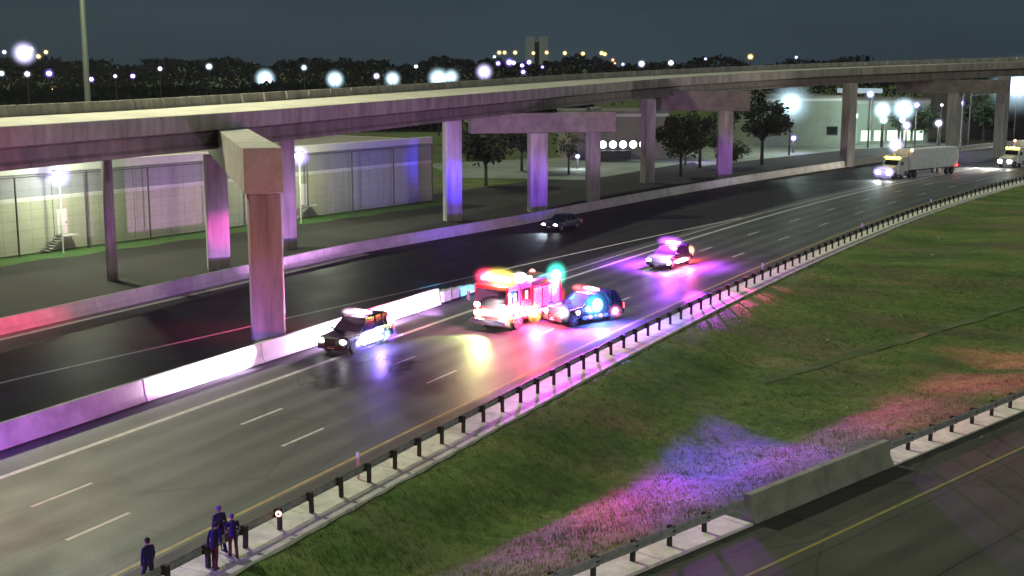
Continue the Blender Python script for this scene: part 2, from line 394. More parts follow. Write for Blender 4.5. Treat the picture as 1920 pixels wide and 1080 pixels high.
# dark sheet painting the shade on the road in front of the police truck
def shade_patch(s, o, rs, ro, seed):
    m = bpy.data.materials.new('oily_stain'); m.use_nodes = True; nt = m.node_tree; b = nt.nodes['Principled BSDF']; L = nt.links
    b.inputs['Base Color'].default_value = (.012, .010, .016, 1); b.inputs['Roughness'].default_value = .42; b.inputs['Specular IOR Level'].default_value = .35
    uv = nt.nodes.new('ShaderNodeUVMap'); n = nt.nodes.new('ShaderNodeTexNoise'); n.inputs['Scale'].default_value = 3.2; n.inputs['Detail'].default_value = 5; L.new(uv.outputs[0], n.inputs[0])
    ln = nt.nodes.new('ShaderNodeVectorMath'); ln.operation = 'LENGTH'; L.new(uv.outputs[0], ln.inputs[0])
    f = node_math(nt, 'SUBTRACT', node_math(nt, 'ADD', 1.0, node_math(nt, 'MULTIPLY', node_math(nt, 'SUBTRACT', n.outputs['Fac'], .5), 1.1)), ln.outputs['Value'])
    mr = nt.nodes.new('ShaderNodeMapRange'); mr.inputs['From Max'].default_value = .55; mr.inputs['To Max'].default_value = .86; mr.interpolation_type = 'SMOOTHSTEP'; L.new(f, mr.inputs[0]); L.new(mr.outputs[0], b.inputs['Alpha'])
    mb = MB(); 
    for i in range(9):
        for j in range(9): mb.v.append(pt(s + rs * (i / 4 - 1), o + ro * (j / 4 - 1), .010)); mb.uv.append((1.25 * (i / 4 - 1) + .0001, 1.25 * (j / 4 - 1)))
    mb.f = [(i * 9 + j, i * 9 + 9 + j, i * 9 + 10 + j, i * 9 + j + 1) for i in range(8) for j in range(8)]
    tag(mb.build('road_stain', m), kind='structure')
shade_patch(24.8, -4.2, 5.8, 3.0, 1)
# ------------------------------------------------------------------ concrete barriers
JP = [(-.33, 0), (-.33, .08), (-.20, .33), (-.12, 1.07), (.12, 1.07), (.20, .33), (.33, .08), (.33, 0)]
def barrier(name, label, fn, s0, s1, off, prof, mats, seg=9.1, cat='barrier', cut=None):
    b0 = fn(s0, off(s0) if callable(off) else off)
    t = thing(name, label, cat, b0)
    s = s0; k = 0
    while s < s1 - .1:
        e = min(s + seg, s1); jit = random.uniform(-.02, .02)
        def pr(ss): o_ = off(ss) if callable(off) else off; return [(o_ + jit + a, z) for a, z in prof]
        m = mats(s) if callable(mats) else mats
        sweep(fn, s, e, pr, step=3.1, gap=.018).build('barrier_section', m, t, world=True, bevel=.02)
        s = e; k += 1
    return t
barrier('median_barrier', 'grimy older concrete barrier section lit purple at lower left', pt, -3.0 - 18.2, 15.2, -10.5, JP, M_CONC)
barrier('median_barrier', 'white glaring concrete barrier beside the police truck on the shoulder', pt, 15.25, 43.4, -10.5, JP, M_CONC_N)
# crash cushion at the end of the barrier
cc = thing('crash_cushion', 'low cyan lit crash cushion at the far end of the white barrier', 'crash cushion', pt(43.5, -10.5), 0)
for k in range(5):
    s = 43.6 + k * 1.15; h = .82 - .06 * k; w = .34 - .03 * k
    sweep(pt, s, s + 1.05, [(-10.5 - w, .1), (-10.5 - w, h), (-10.5 + w, h), (-10.5 + w, .1)], step=2).build('bay', mat('silver_cushion_panel', (.55, .6, .62), .4, .3, var=.2, scale=3), cc, world=True, bevel=.03)
FP = [(-.05, 0), (-.05, .95), (.17, .95), (.22, .35), (.42, .05), (.42, 0)]
barrier('shoulder_barrier', 'long pale concrete barrier along the far side of the dark carriageway', pt, -30, 340, lambda s: fb_off(s) - .1, FP, M_CONC_P, seg=12.2)
tag(strip(pt, -40, 60, lambda s: fb_off(s) + .33, lambda s: fb_off(s) + 1.5, .004).build('gutter_apron', M_CONC_P), kind='structure')
LP = [(-.33, 0), (-.3, .1), (-.14, 1.02), (.14, 1.02), (.2, .4), (.38, .1), (.4, 0)]
barrier('ramp_barrier', 'olive grey concrete barrier between the two guard rails at lower right', pt2, .3, 9.9, 0.0, LP, mat('olive_grey_concrete', (.30, .31, .25), .9, var=.35, scale=.8, bump=.2), seg=4.8)

# ------------------------------------------------------------------ guard rails
def w_beam(fn, s0, s1, off, side, z=0.0):
    """side: -1 rail hangs on the road side (smaller offset)"""
    o = off + side * .16
    pr = [(0, .47), (.05, .50), (.075, .555), (.02, .615), (.02, .645), (.075, .70), (.05, .755), (0, .79), (-.012, .79), (.035, .755), (.055, .70), (0, .645), (0, .615), (.055, .555), (.035, .50), (-.012, .47)]
    return sweep(fn, s0, s1, [(o + side * a, zz + z) for a, zz in pr], step=1.3)
def guard_rail(name, label, fn, s0, s1, off, side=-1, face=1):
    t = thing(name, label, 'guard rail', fn(s0, off))
    post = MB().box((0, 0, .34), (.12, .15, .92)).build('post', M_POST, t)
    blk = MB().box((0, 0, .63), (.10, .15, .32)).build('spacer_block', M_POST, t)
    s = s0; first = True; k = 0
    base = fn(s0, off)
    while s <= s1:
        p = fn(s, off) - base; a = (-theta(s) if fn is pt else -T2)
        q = fn(s, off + side * .15) - base; tilt = (random.uniform(-.03, .03), random.uniform(-.03, .03), a)
        if first: post.location = p; post.rotation_euler = tilt; blk.location = q; blk.rotation_euler = (0, 0, a)
        else: share(post, p, tilt, t); share(blk, q, (0, 0, a), t)
        first = False; s += 1.905; k += 1
    s = s0
    while s < s1:
        e = min(s + 3.81, s1)
        w_beam(fn, s - .08, e + .08, off + (.004 if k % 2 else 0), side).build('rail_panel', M_GALV, t, world=True); s = e; k += 1
    return t
guard_rail('guard_rail', 'long guard rail of dark posts between the main road and the grass median', pt, -5.5, 190, 5.95)
M_STRIP = mat('mow_strip_concrete', (.78, .77, .66), .9, var=.3, scale=1.3, bump=.3)
ms = tag(bpy.data.objects.new('mow_strip', None), kind='structure'); COL.objects.link(ms)
s = -12.0
while s < 190:
    sweep(pt, s, s + 5.9, [(5.02, -.15), (5.02, .03), (6.92, .03), (6.92, -.15)], step=3).build('slab', M_STRIP, ms); s += 5.93
guard_rail('guard_rail', 'short guard rail running off the bottom edge left of the ramp barrier', pt2, -11.2, .2, -.35, side=1)
guard_rail('guard_rail', 'guard rail with tall dark posts at the right edge beyond the ramp barrier', pt2, 10.2, 70, -.25, side=1)
ms2 = tag(bpy.data.objects.new('mow_strip', None), kind='structure'); COL.objects.link(ms2)
s = -14.0
while s < 72:
    if not (-.1 < s < 8.5):
        e = min(s + 4.6, .2) if s < 0 else s + 4.6
        sweep(pt2, s, e, [(-.95, -.15), (-.95, .06), (.38, .06), (.38, -.15)], step=3).build('slab', M_STRIP, ms2)
    s += 4.63
# delineators
for i, (s, o, w) in enumerate([(9.9, 5.35, 'nearest, above the lower rail'), (64.4, 5.5, 'second, beyond the white panelled rail stretch'), (93, 5.6, 'third, far up the rail'), (119, 5.7, 'last and smallest, near the bend')]):
    t = thing('delineator_post', 'slim violet lit post by the long rail, ' + w, 'delineator', pt(s, o, .02), -theta(s), 'delineator posts along the guard rail')
    MB().box((0, 0, .55), (.12, .05, 1.1)).build('post', mat('violet_white_plastic', (.55, .42, .75), .5), t, bevel=.01)
    MB().box((0, -.03, .98), (.13, .02, .2)).build('reflector', glow('reflector_glint', (.7, .5, 1), .5, False), t)

# ------------------------------------------------------------------ overpass
DK = [(-60, 2, 11.2), (-44, 33, 11.3), (-36, 52, 11.4), (-28.3, 71, 11.45), (-19.6, 92, 11.5), (-13.6, 106, 11.65), (-2, 133, 12.0), (9, 157, 12.4), (21, 176.5, 12.95), (35.5, 192, 13.55), (56, 208, 14.3), (90, 227, 15.3), (130, 243, 16.2), (190, 260, 17)]
def deck_pt(i_f, off, z):
    """i_f: float index along DK by catmull-rom; off > 0 is away from the camera side."""
    i = max(0, min(len(DK) - 2, int(i_f))); f = i_f - i
    P_ = [Vector(DK[max(0, min(len(DK) - 1, i + k))]) for k in (-1, 0, 1, 2)]
    a, b, c, d = P_
    p = .5 * ((2 * b) + (c - a) * f + (2 * a - 5 * b + 4 * c - d) * f * f + (3 * b - a - 3 * c + d) * f ** 3)
    tn = .5 * ((c - a) + 2 * (2 * a - 5 * b + 4 * c - d) * f + 3 * (3 * b - a - 3 * c + d) * f * f); tn.z = 0; tn.normalize()
    n = Vector((-tn.y, tn.x, 0))
    return p + n * off + Vector((0, 0, z + off * .058))
NI = len(DK) - 1
def dsweep(prof, i0, i1, n, mb=None, gap=0):
    mb = mb or MB()
    return mb.loft([[deck_pt(i0 + gap + (i1 - i0 - 2 * gap) * k / n, o, z) for o, z in prof] for k in range(n + 1)])
ov = thing('overpass', 'long curving concrete highway overpass on tall columns crossing the picture', 'overpass', (-28.3, 71, 0))
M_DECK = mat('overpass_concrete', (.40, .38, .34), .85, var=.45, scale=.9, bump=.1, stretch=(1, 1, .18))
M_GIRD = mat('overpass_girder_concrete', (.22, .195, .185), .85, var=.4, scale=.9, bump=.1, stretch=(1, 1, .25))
M_COL = mat('overpass_column_concrete', (.44, .42, .40), .85, var=.45, scale=1.3, bump=.15, stretch=(1, 1, .14))
M_DSURF = mat('pale_deck_surface', (.66, .64, .54), .85, var=.2, scale=.3)
W_DK = 12.6
for i in range(NI):
    dsweep([(0, 0), (0, .27), (W_DK, .27), (W_DK, 0)], i, i + 1, 6, gap=.0006).build('deck_slab', M_DECK, ov, world=True)
    dsweep([(.42, .274), (W_DK - .5, .274), (W_DK - .5, .25), (.42, .25)], i, i + 1, 6, gap=.0009).build('deck_surface', M_DSURF, ov, world=True)
    dsweep([(-.05, .272), (-.05, 1.06), (-.01, 1.12), (.2, 1.12), (.24, 1.06), (.4, .278)], i, i + 1, 6, gap=.0012).build('parapet', M_DECK, ov, world=True)
    for q in range(8):
        dsweep([(W_DK - .42, .278), (W_DK - .26, 1.02), (W_DK - .05, 1.02), (W_DK - .02, .278)], i + q / 8, i + (q + 1) / 8, 2, gap=.004).build('far_parapet', M_DECK, ov, world=True)
    for k in range(5):
        o_ = 1.1 + k * 2.6
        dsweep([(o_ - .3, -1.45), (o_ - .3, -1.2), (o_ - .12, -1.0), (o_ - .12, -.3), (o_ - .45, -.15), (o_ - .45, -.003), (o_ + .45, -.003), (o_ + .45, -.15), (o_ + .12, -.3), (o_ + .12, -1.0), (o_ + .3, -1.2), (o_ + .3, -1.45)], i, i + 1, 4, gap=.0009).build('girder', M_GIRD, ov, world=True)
# far parapet rail posts
def dbox(pa, pb, w, z0, z1):
    a = Vector(pa); b = Vector(pb); d = (b - a); L_ = d.length; rz = math.atan2(d.y, d.x)
    return MB().box(((a.x + b.x) / 2, (a.y + b.y) / 2, (z0 + z1) / 2), (L_, w, z1 - z0), rz)
def column(x, y, w, d, z1, rz=0, round_=False):
    mb = MB()
    if round_: mb.cyl((x, y, -.3), (x, y, z1), w / 2, n=20)
    else: mb.box((x, y, z1 / 2 - .15), (w, d, z1 + .3), rz)
    return mb.build('column', M_COL, ov, world=True, smooth=round_, bevel=0 if round_ else .12)
# bent 1: the big nearest one, its cap pushes out towards the camera
dbox((-13.65, 70.4), (-23.5, 104.0), 2.15, 8.95, 11.47).build('cap', M_CONC_P, ov, world=True, bevel=.04)
a1 = math.atan2(33.6, -9.85)
column(-13.9, 71.5, 1.8, 1.8, 8.95, a1)
column(-23.45, 101.2, 1.75, 1.75, 8.95, a1)
# slender round columns of the parallel ramp behind
column(-30.2, 95.5, .8, .8, 10.6, round_=True)
column(-19.8, 112.5, 1.3, 1.3, 10.4, .4)
# bents further along: (column positions, cap ends, z)
dbox((-4.6, 139.5), (11.3, 143.5), 1.7, 8.6, 10.75).build('cap', M_CONC_D, ov, world=True, bevel=.04)
column(-6.2, 133.0, 1.7, 1.7, 11.0, .3)
column(2.8, 141, 1.95, 1.7, 8.6, .25)
column(9.6, 152, 1.35, 1.35, 11.0, .5)
dbox((18.0, 181.5), (32.8, 178.3), 1.7, 9.6, 12.3).build('cap', M_CONC_D, ov, world=True, bevel=.04)
column(18.6, 176, 1.5, 1.5, 11.4, .5)
column(29.6, 178.8, 2.0, 1.7, 9.6, 0)
column(53, 203, 1.7, 1.7, 13.0, .5)
dbox((66, 222), (82, 214), 1.8, 11.2, 13.4).build('cap', M_CONC_D, ov, world=True, bevel=.04)
column(74.5, 217.5, 2.4, 1.7, 11.2, .9)
column(85, 224, 2.2, 1.7, 14.0, .9)
column(101, 232, 1.9, 1.7, 14.4, .9)
# exposed cap end between the columns, yellowish light painted into its tan
MB().box((-3.6, 142.5, 10.1), (3.2, 1.8, .9), .25).build('cap', mat('tan_cap_end', (.55, .42, .28), .85, var=.2, scale=1), ov, world=True, bevel=.05)

# ------------------------------------------------------------------ warehouse behind the overpass
WA = Vector((-50.3, 97.6, 0)); WB = Vector((-9.6, 152.9, 0)); WD = (WB - WA).normalized(); WN = Vector((WD.y, -WD.x, 0)); WL = (WB - WA).length
def wpt(s, o, z=0): return WA + WD * s + WN * o + Vector((0, 0, z))
wz = math.atan2(WD.y, WD.x)
wh = thing('warehouse', 'long tan warehouse wall with downspouts and wall lamps behind the columns', 'warehouse', WA)
M_TAN = mat('tan_painted_wall', (.44, .45, .34), .9, var=.12, scale=.4, bump=.05)
M_LAV = mat('grey_metal_wall', (.30, .30, .33), .7, var=.12, scale=.4)
M_TRIMW = mat('pale_wall_trim', (.62, .62, .58), .7, var=.1, scale=1)
M_DK = mat('dark_downspout', (.06, .055, .05), .6)
nseg = 8; sl = WL / nseg
for i in range(nseg):
    a, b = i * sl + .03, (i + 1) * sl - .03; c = (a + b) / 2
    MB().box(wpt(c, -.15, 2.1), (b - a, .3, 4.5), wz).build('wall_panel', M_TAN, wh, world=True)
    MB().box(wpt(c, -.13, 4.55), (b - a + .06, .36, .36), wz).build('trim_band', M_TRIMW, wh, world=True)
    MB().box(wpt(c, -.18, 5.7), (b - a, .3, 1.92), wz).build('upper_panel', M_LAV, wh, world=True)
    MB().box(wpt(c, -.05, 7.1), (b - a + .06, .5, .8), wz).build('parapet_panel', M_TRIMW, wh, world=True)
fn_ = thing('tall_fence', 'very tall dark post fence standing on the lawn in front of the tan warehouse', 'fence', wpt(0, 1.3))
fp = None; s = -.8
while s < WL - 1:
    q = wpt(s, 1.3) - wpt(0, 1.3)
    if fp is None:
        fp = MB().cyl((0, 0, -.1), (0, 0, 6.6), .085, n=8).build('post', M_DK, fn_); fp.location = q
    else: share(fp, q, None, fn_)
    MB().cyl(wpt(s, 1.3, 6.6), wpt(s + 6.8, 1.3, 6.6), .05, n=6).build('top_rail', M_DK, fn_, world=True)
    mb = MB()
    for k in range(1, 5): mb.box(wpt(s + k * 1.36, 1.3, 3.3), (.010, .010, 6.5), wz)
    for k in range(8): mb.box(wpt(s + 3.4, 1.3, .4 + k * .85), (6.7, .012, .012), wz)
    o_ = mb.build('wire_panel', M_DK, fn_, world=True); o_['kind'] = 'stuff'
    s += 6.8
MB().box(wpt(WL / 2, -12, 7.0), (WL, 23.5, .3), wz).build('roof', M_CONC_D, wh, world=True)
MB().box(wpt(WL - .2, -12, 3.6), (.3, 23, 7.2), wz).build('side_wall', M_TAN, wh, world=True)
def wall_s(u_x, u_y):
    d = Vector((u_x, u_y, 0)) - WA; return d.dot(WD)
for (x, y) in ((-39.6, 112.0), (-22.3, 136.0)):
    s = wall_s(x, y)
    d = MB().box(wpt(s, .04, 2.35), (1.0, .1, 2.2), wz).build('door', mat('pale_steel_door', (.75, .75, .72), .5), wh, world=True, bevel=.01)
    MB().box(wpt(s + .38, .12, 2.25), (.06, .05, .2), wz).build('handle', M_DK, d, world=False)
    d.children[0].data = MB().box(wpt(s + .38, .12, 2.25) - WA, (.06, .05, .2), wz).mesh('handle'); d.children[0].data.materials.append(M_DK)
    st = MB().box(wpt(s, .75, 1.2), (1.5, 1.4, .12), wz)
    for k in range(6): st.box(wpt(s - .9 - .28 * k, .75, 1.02 - .19 * k), (.3, 1.2, .05), wz)
    st.build('stair', mat('galvanised_stair', (.45, .46, .42), .6, .2), wh, world=True)
G_WALL = glow('cool_wall_lamp', (.80, .82, 1.0), 34)
for i, (u_, v_, Y_, w) in enumerate(((110, 329, 109.5, 'above the stair at left'), (561, 293, 130.5, 'beside the big column'))):
    y_ = -(v_ - 540) / 2400; q_ = R(9.926); dy = math.cos(q_) + y_ * math.sin(q_); dz = -math.sin(q_) + y_ * math.cos(q_)
    p = Vector(((u_ - 960) / 2400 * Y_ / dy, Y_, 0)); z = 16 + dz * Y_ / dy
    t = thing('lamp_post', 'glaring violet white lamp on a slim post before the warehouse, ' + w, 'lamp', p, wz)
    MB().cyl((0, 0, -.1), (0, 0, z), .07, .05, n=8).build('post', mat('pale_lamp_post', (.6, .6, .58), .6), t)
    MB().box((0, 0, z + .42), (.9, .5, .14)).build('hood', M_DK, t, bevel=.02)
    MB().ico((0, 0, z), .48, 2, (1, .8, .9)).build('lens', G_WALL, t, smooth=True)
    glare_dome(t, (0, 0, z), 1.25, (.45, .35, 1), .9)
    lamp('lamp_light', t, (0, -2.8, z - .3), (.9, 1, .68), 2300, 'POINT', .3)
# lawn strip along the warehouse foot, service road before it
lw = MB()
for i in range(60):
    s = WL * i / 59; a = wpt(s, .1); b = wpt(s, 4.3 + .4 * math.sin(i)); lw.v += [(a.x, a.y, -.10), (b.x, b.y, -.10)]; lw.uv += [(s, 0), (s, 1)]
lw.f = [(2 * i, 2 * i + 1, 2 * i + 3, 2 * i + 2) for i in range(59)]
tag(lw.build('lawn_strip', mat('bright_lawn', (.035, .09, .018), .95, var=.4, scale=1.5, bump=.5)), kind='structure')
M_DIRT2 = mat('dark_service_ground', (.013, .013, .012), .95, var=.5, scale=.25, bump=.3, col2=(.006, .006, .006))
dg = MB()
for i in range(80):
    s = -40 + 330 * i / 79; a = pt(s, fb_off(s) - .16); b = pt(s, fb_off(s) - 26 - .25 * max(0, s - 60) * 0)
    dg.v += [(a.x, a.y, -.115), (b.x, b.y, -.115)]; dg.uv += [(s, 0), (s, 1)]
dg.f = [(2 * i, 2 * i + 1, 2 * i + 3, 2 * i + 2) for i in range(79)]
tag(dg.build('service_ground', M_DIRT2), kind='structure')

# ------------------------------------------------------------------ trees
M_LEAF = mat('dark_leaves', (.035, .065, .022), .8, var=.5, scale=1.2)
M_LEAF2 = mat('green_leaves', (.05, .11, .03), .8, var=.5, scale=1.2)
M_BARK = mat('tree_bark', (.07, .055, .04), .95, var=.4, scale=3, bump=.4)
def tree(label, x, y, h, rad, n=1500, leaf=.42, m=None, trunk_h=.35, seed=1, group=None, name='broadleaf_tree', squash=1.0):
    rnd = random.Random(seed); t = thing(name, label, 'tree', (x, y, -.12), 0, group)
    th_ = h * trunk_h; mb = MB(); tips = []
    r0 = h * .028
    mb.cyl((0, 0, -.2), (0, 0, th_), r0, r0 * .75, n=8)
    for k in range(6):
        a = k * 1.05 + rnd.uniform(-.3, .3); ln = rad * rnd.uniform(.45, .85)
        p1 = Vector((math.cos(a) * ln * .5, math.sin(a) * ln * .5, th_ + (h - th_) * rnd.uniform(.2, .4))); p2 = Vector((math.cos(a) * ln, math.sin(a) * ln, th_ + (h - th_) * rnd.uniform(.35, .75)))
        mb.cyl((0, 0, th_ * .9), p1, r0 * .5, r0 * .32, n=6).cyl(p1, p2, r0 * .32, r0 * .12, n=5); tips += [p1, p2]
    tips.append(Vector((0, 0, h * .8))); mb.cyl((0, 0, th_ * .9), (0, 0, h * .8), r0 * .5, r0 * .1, n=6)
    mb.build('trunk', M_BARK, t)
    cr = MB(); clumps = []
    for p in tips:
        for q in range(2):
            clumps.append((p + Vector((rnd.gauss(0, rad * .18), rnd.gauss(0, rad * .18), rnd.gauss(0, rad * .12))), rad * rnd.uniform(.22, .45)))
    for k in range(n):
        c, r_ = rnd.choice(clumps)
        d = Vector((rnd.gauss(0, 1), rnd.gauss(0, 1), rnd.gauss(0, .8))).normalized() * r_ * rnd.random() ** .4
        p = c + d
        if p.z < th_ * .7: p.z = th_ * .7 + rnd.random()
        p.z = min(p.z, h)
        s_ = leaf * rnd.uniform(.5, 1.2); u = Vector((rnd.gauss(0, 1), rnd.gauss(0, 1), rnd.gauss(0, .6))).normalized(); w = u.orthogonal().normalized()
        cr.add([p + u * s_, p + w * s_ * .5, p - u * s_, p - w * s_ * .5], [(0, 1, 2, 3)])
    cr.build('crown', m or M_LEAF, t); return t
tree('tall dark tree between two columns in front of the lit shop windows', 24.5, 186, 9.5, 4.6, 2600, .40, seed=3)
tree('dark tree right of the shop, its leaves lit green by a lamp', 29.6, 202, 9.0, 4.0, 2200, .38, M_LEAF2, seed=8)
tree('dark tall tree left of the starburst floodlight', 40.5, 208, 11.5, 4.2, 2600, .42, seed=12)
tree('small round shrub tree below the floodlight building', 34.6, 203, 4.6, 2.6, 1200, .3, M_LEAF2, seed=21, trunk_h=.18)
tree('black leafy tree left of the purple column in shadow', -3.5, 172, 8.8, 4.8, 2600, .4, seed=5)
tree('thin forked tree beside the small round lamp under the overpass', 8.4, 190, 6.4, 2.4, 260, .3, seed=31, trunk_h=.4)
tree('dark bushy tree deep behind the purple column', 1.5, 196, 8.6, 4.4, 2000, .4, seed=45)
tree('low dark tree at the right behind the white truck', 82, 262, 8, 5.0, 1800, .45, seed=61)
tree('wide dark tree beside the lit canopy at far right', 96, 262, 11, 5.5, 2200, .5, seed=62)
# woods on the horizon, one mass each
def wood(name, x0, x1, y, h, n, seed):
    rnd = random.Random(seed); mb = MB()
    for k in range(n):
        x = rnd.uniform(x0, x1); yy = y + rnd.uniform(-14, 14); hh = h * (.72 + .28 * noise.noise(Vector((x * .045, seed, 0))) + .12 * noise.noise(Vector((x * .2, seed, 4))))
        p = Vector((x, yy, rnd.random() ** .6 * hh)); s_ = rnd.uniform(.6, 1.8)
        u = Vector((rnd.gauss(0, 1), rnd.gauss(0, 1), rnd.gauss(0, 1))).normalized(); w = u.orthogonal().normalized()
        mb.add([p + u * s_, p + w * s_ * .6, p - u * s_, p - w * s_ * .6], [(0, 1, 2, 3)])
    tag(mb.build(name, mat('far_wood_leaves', (.012, .026, .02), .95, var=.3, scale=.1, spec=.05)), 'dark far wood along the horizon behind the overpass, ' + ('nearer left stretch' if seed == 1 else 'long distant line'), 'wood', kind='stuff')
wood('distant_wood', -190, 20, 330, 13.5, 18000, 1)
wood('distant_wood', -400, 420, 640, 24, 30000, 2)

# ------------------------------------------------------------------ buildings at right and on the skyline
def building(name, label, x, y, w, d, h, rz, m, rows=(), win=None, roof=M_CONC_D, cat='building'):
    t = thing(name, label, cat, (x, y, -.13), rz)
    MB().box((0, d / 2, h / 2), (w, d, h)).build('wall', m, t)
    MB().box((0, d / 2, h + .15), (w + .3, d + .3, .3)).build('roof', roof, t, bevel=.03)
    MB().box((0, -.06, h - .45), (w + .1, .12, .5)).build('fascia_trim', M_TRIMW, t)
    for (z, hh, ww, xs) in rows:
        for xx in xs:
            f = MB().box((xx, -.05, z), (ww + .16, .1, hh + .16)).build('window', M_DK, t)
            MB().box((xx, -.11, z), (ww, .03, hh)).build('pane', win or M_GLASS, f)
    return t
G_WIN = glow('lit_shop_window', (.72, .82, 1.0), 3.2, False)
M_TANB = mat('tan_block_wall', (.30, .27, .22), .9, var=.2, scale=.5); M_PALE = mat('pale_green_wall', (.26, .30, .24), .9, var=.2, scale=.3)
b = building('shop', 'low tan shop with a row of bright round windows seen between columns', 18.3, 219.5, 17, 14, 8.0, .12, M_TANB)
for k in range(6):
    f = MB().lathe([(.78, -.05), (.78, .05)], (-4.6 + k * 1.75, -.06, 2.6), 'Y', 16).build('window', M_DK, b)
    MB().lathe([(.66, -.03), (.66, .03)], (-4.6 + k * 1.75, -.14, 2.6), 'Y', 16).build('pane', glow('shop_round_window', (.75, .86, 1), 5 if k < 5 else 2, False), f)
MB().box((-1.2, -2.0, .95), (5.4, 2.0, 1.5)).build('loading_box', M_DK, b, bevel=.1)
building('white_building', 'pale blank building behind the starburst floodlight', 58, 256, 21, 18, 9.6, .2, M_PALE, rows=[(3, 1.6, 2.2, (-6, 6))])
bb = building('depot_building', 'brightly lit pale green depot building among the cluster of lamps', 78.5, 266, 17, 16, 8.8, .25, mat('bright_depot_wall', (.42, .52, .40), .8, var=.15, scale=.3), rows=[(1.6, 2.2, 2.4, (-6, -3, 0, 3, 6))], win=glow('depot_door_light', (.75, 1, .8), 1.4, False))
building('dark_building', 'dark low building at far right beyond the truck', 112, 284, 26, 18, 10, .3, mat('dark_purple_wall', (.13, .10, .12), .9, var=.3, scale=.3), rows=[(3, 1.6, 2.0, (-8, -3, 2))])
for i, (x, y, w, z, lb) in enumerate(((70.5, 262.5, 7.5, 10.8, 'short white lit canopy above the depot lamps'), (94, 258, 11, 12.0, 'long white lit canopy at far right under the overpass'))):
    t = thing('lit_canopy', lb, 'canopy', (x, y, -.13), .2)
    MB().box((0, 0, z), (w, 5, .9)).build('roof', glow('canopy_fascia_light', (.6, .8, .9), .55, False), t, bevel=.05)
    for k in (-1, 1): MB().cyl((k * w * .4, 0, 0), (k * w * .4, 0, z - .4), .18, n=8).build('post', M_GALV, t)
t = thing('tower_block', 'faint twin tower block rising on the skyline above the amber lamps', 'tower', (17.0, 900, 0))
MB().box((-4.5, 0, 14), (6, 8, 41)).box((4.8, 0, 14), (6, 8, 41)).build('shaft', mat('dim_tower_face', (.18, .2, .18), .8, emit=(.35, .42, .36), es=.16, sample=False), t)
MB().box((0, 2, 13), (4, 6, 36)).build('core', M_DK, t)
# lit parking lot
M_LOT = mat('pale_parking_lot', (.30, .34, .28), .9, var=.35, scale=.15, bump=.2)
lot = MB(); lot.add([(-8, 184, -.105), (10.6, 180.5, -.105), (27, 209, -.105), (33.5, 218, -.105), (28, 228, -.105), (8, 224, -.105), (-14, 210, -.105)], [(0, 1, 2, 3, 4, 5, 6)])
tag(lot.build('parking_lot', M_LOT), kind='structure')
lot = MB(); lot.add([(30.5, 205, -.10), (44, 222, -.10), (66, 247, -.10), (92, 262, -.10), (88, 272, -.10), (40, 258, -.10), (30, 228, -.10)], [(0, 1, 2, 3, 4, 5, 6)])
tag(lot.build('depot_yard', M_LOT), kind='structure')

# ------------------------------------------------------------------ street lamps and floodlights
CW = (.80, .86, 1.0); CG = (.78, 1.0, .88); AM = (1.0, .72, .22); OR = (1.0, .45, .18); VI = (.55, .42, 1.0); WH = (1, 1, .95)
PIT = R(9.926)
def ray(u, v, Y):                                    # a measured direction turned into a position at distance Y
    x = (u - 960) / 2400; y = -(v - 540) / 2400
    dy = math.cos(PIT) + y * math.sin(PIT); dz = -math.sin(PIT) + y * math.cos(PIT)
    return Vector((x * Y / dy, Y, 16 + dz * Y / dy))
def street_lamp(label, u, v, Y, r, col, st, shape='globe', pole=True, name='street_lamp', power=0, group=None):
    p = ray(u, v, Y); t = thing(name, label, 'lamp', (p.x, p.y, -.1), random.uniform(-.5, .5), group)
    z = max(p.z, 1.2); k = Y / 2400.0; rr = r * k
    if pole: MB().cyl((0, 0, 0), (0, 0, z - rr * .5), .14 + .0002 * Y, .08 + .0002 * Y, n=6).build('pole', M_DK, t)
    gm = glow('lamp_%02d%02d%02d_%d' % (int(col[0] * 99), int(col[1] * 99), int(col[2] * 99), int(st)), col, st, False)
    if shape == 'globe':
        MB().ico((0, 0, z), rr, 2, (1, 1, .9)).build('globe', gm, t, smooth=True)
    else:                                           # cluster of floodlights in a hood
        MB().box((0, rr * .6, z + rr * .6), (rr * 1.6, rr * .8, rr * .25)).build('hood', M_DK, t, bevel=.03)
        MB().ico((0, 0, z), rr, 2, (random.uniform(.8, 1.25), .8, random.uniform(.75, 1.1))).build('lens', gm, t, smooth=True)
    big = r > 5.5
    hc = {CW: (.35, .45, 1), CG: (.5, .72, .85), VI: (.30, .15, 1), AM: (.8, .5, .1), OR: (.8, .25, .1), WH: (.6, .55, .9)}[col]
    glare_dome(t, (0, 0, z), rr * random.uniform(2.9, 3.6) if big else rr * 2.2, hc, (1.0 if big else .6) * random.uniform(.7, 1.2), 'soft_globe')
    if shape == 'star': glare_dome(t, (0, -.1, z), rr * 6.5, (.5, .75, .9), .35, 'soft_globe')
    if power: lamp('lamp_light', t, (0, -rr * 1.3 - .4, z - rr * .3), col, power * .35, 'POINT', .4)
    return t
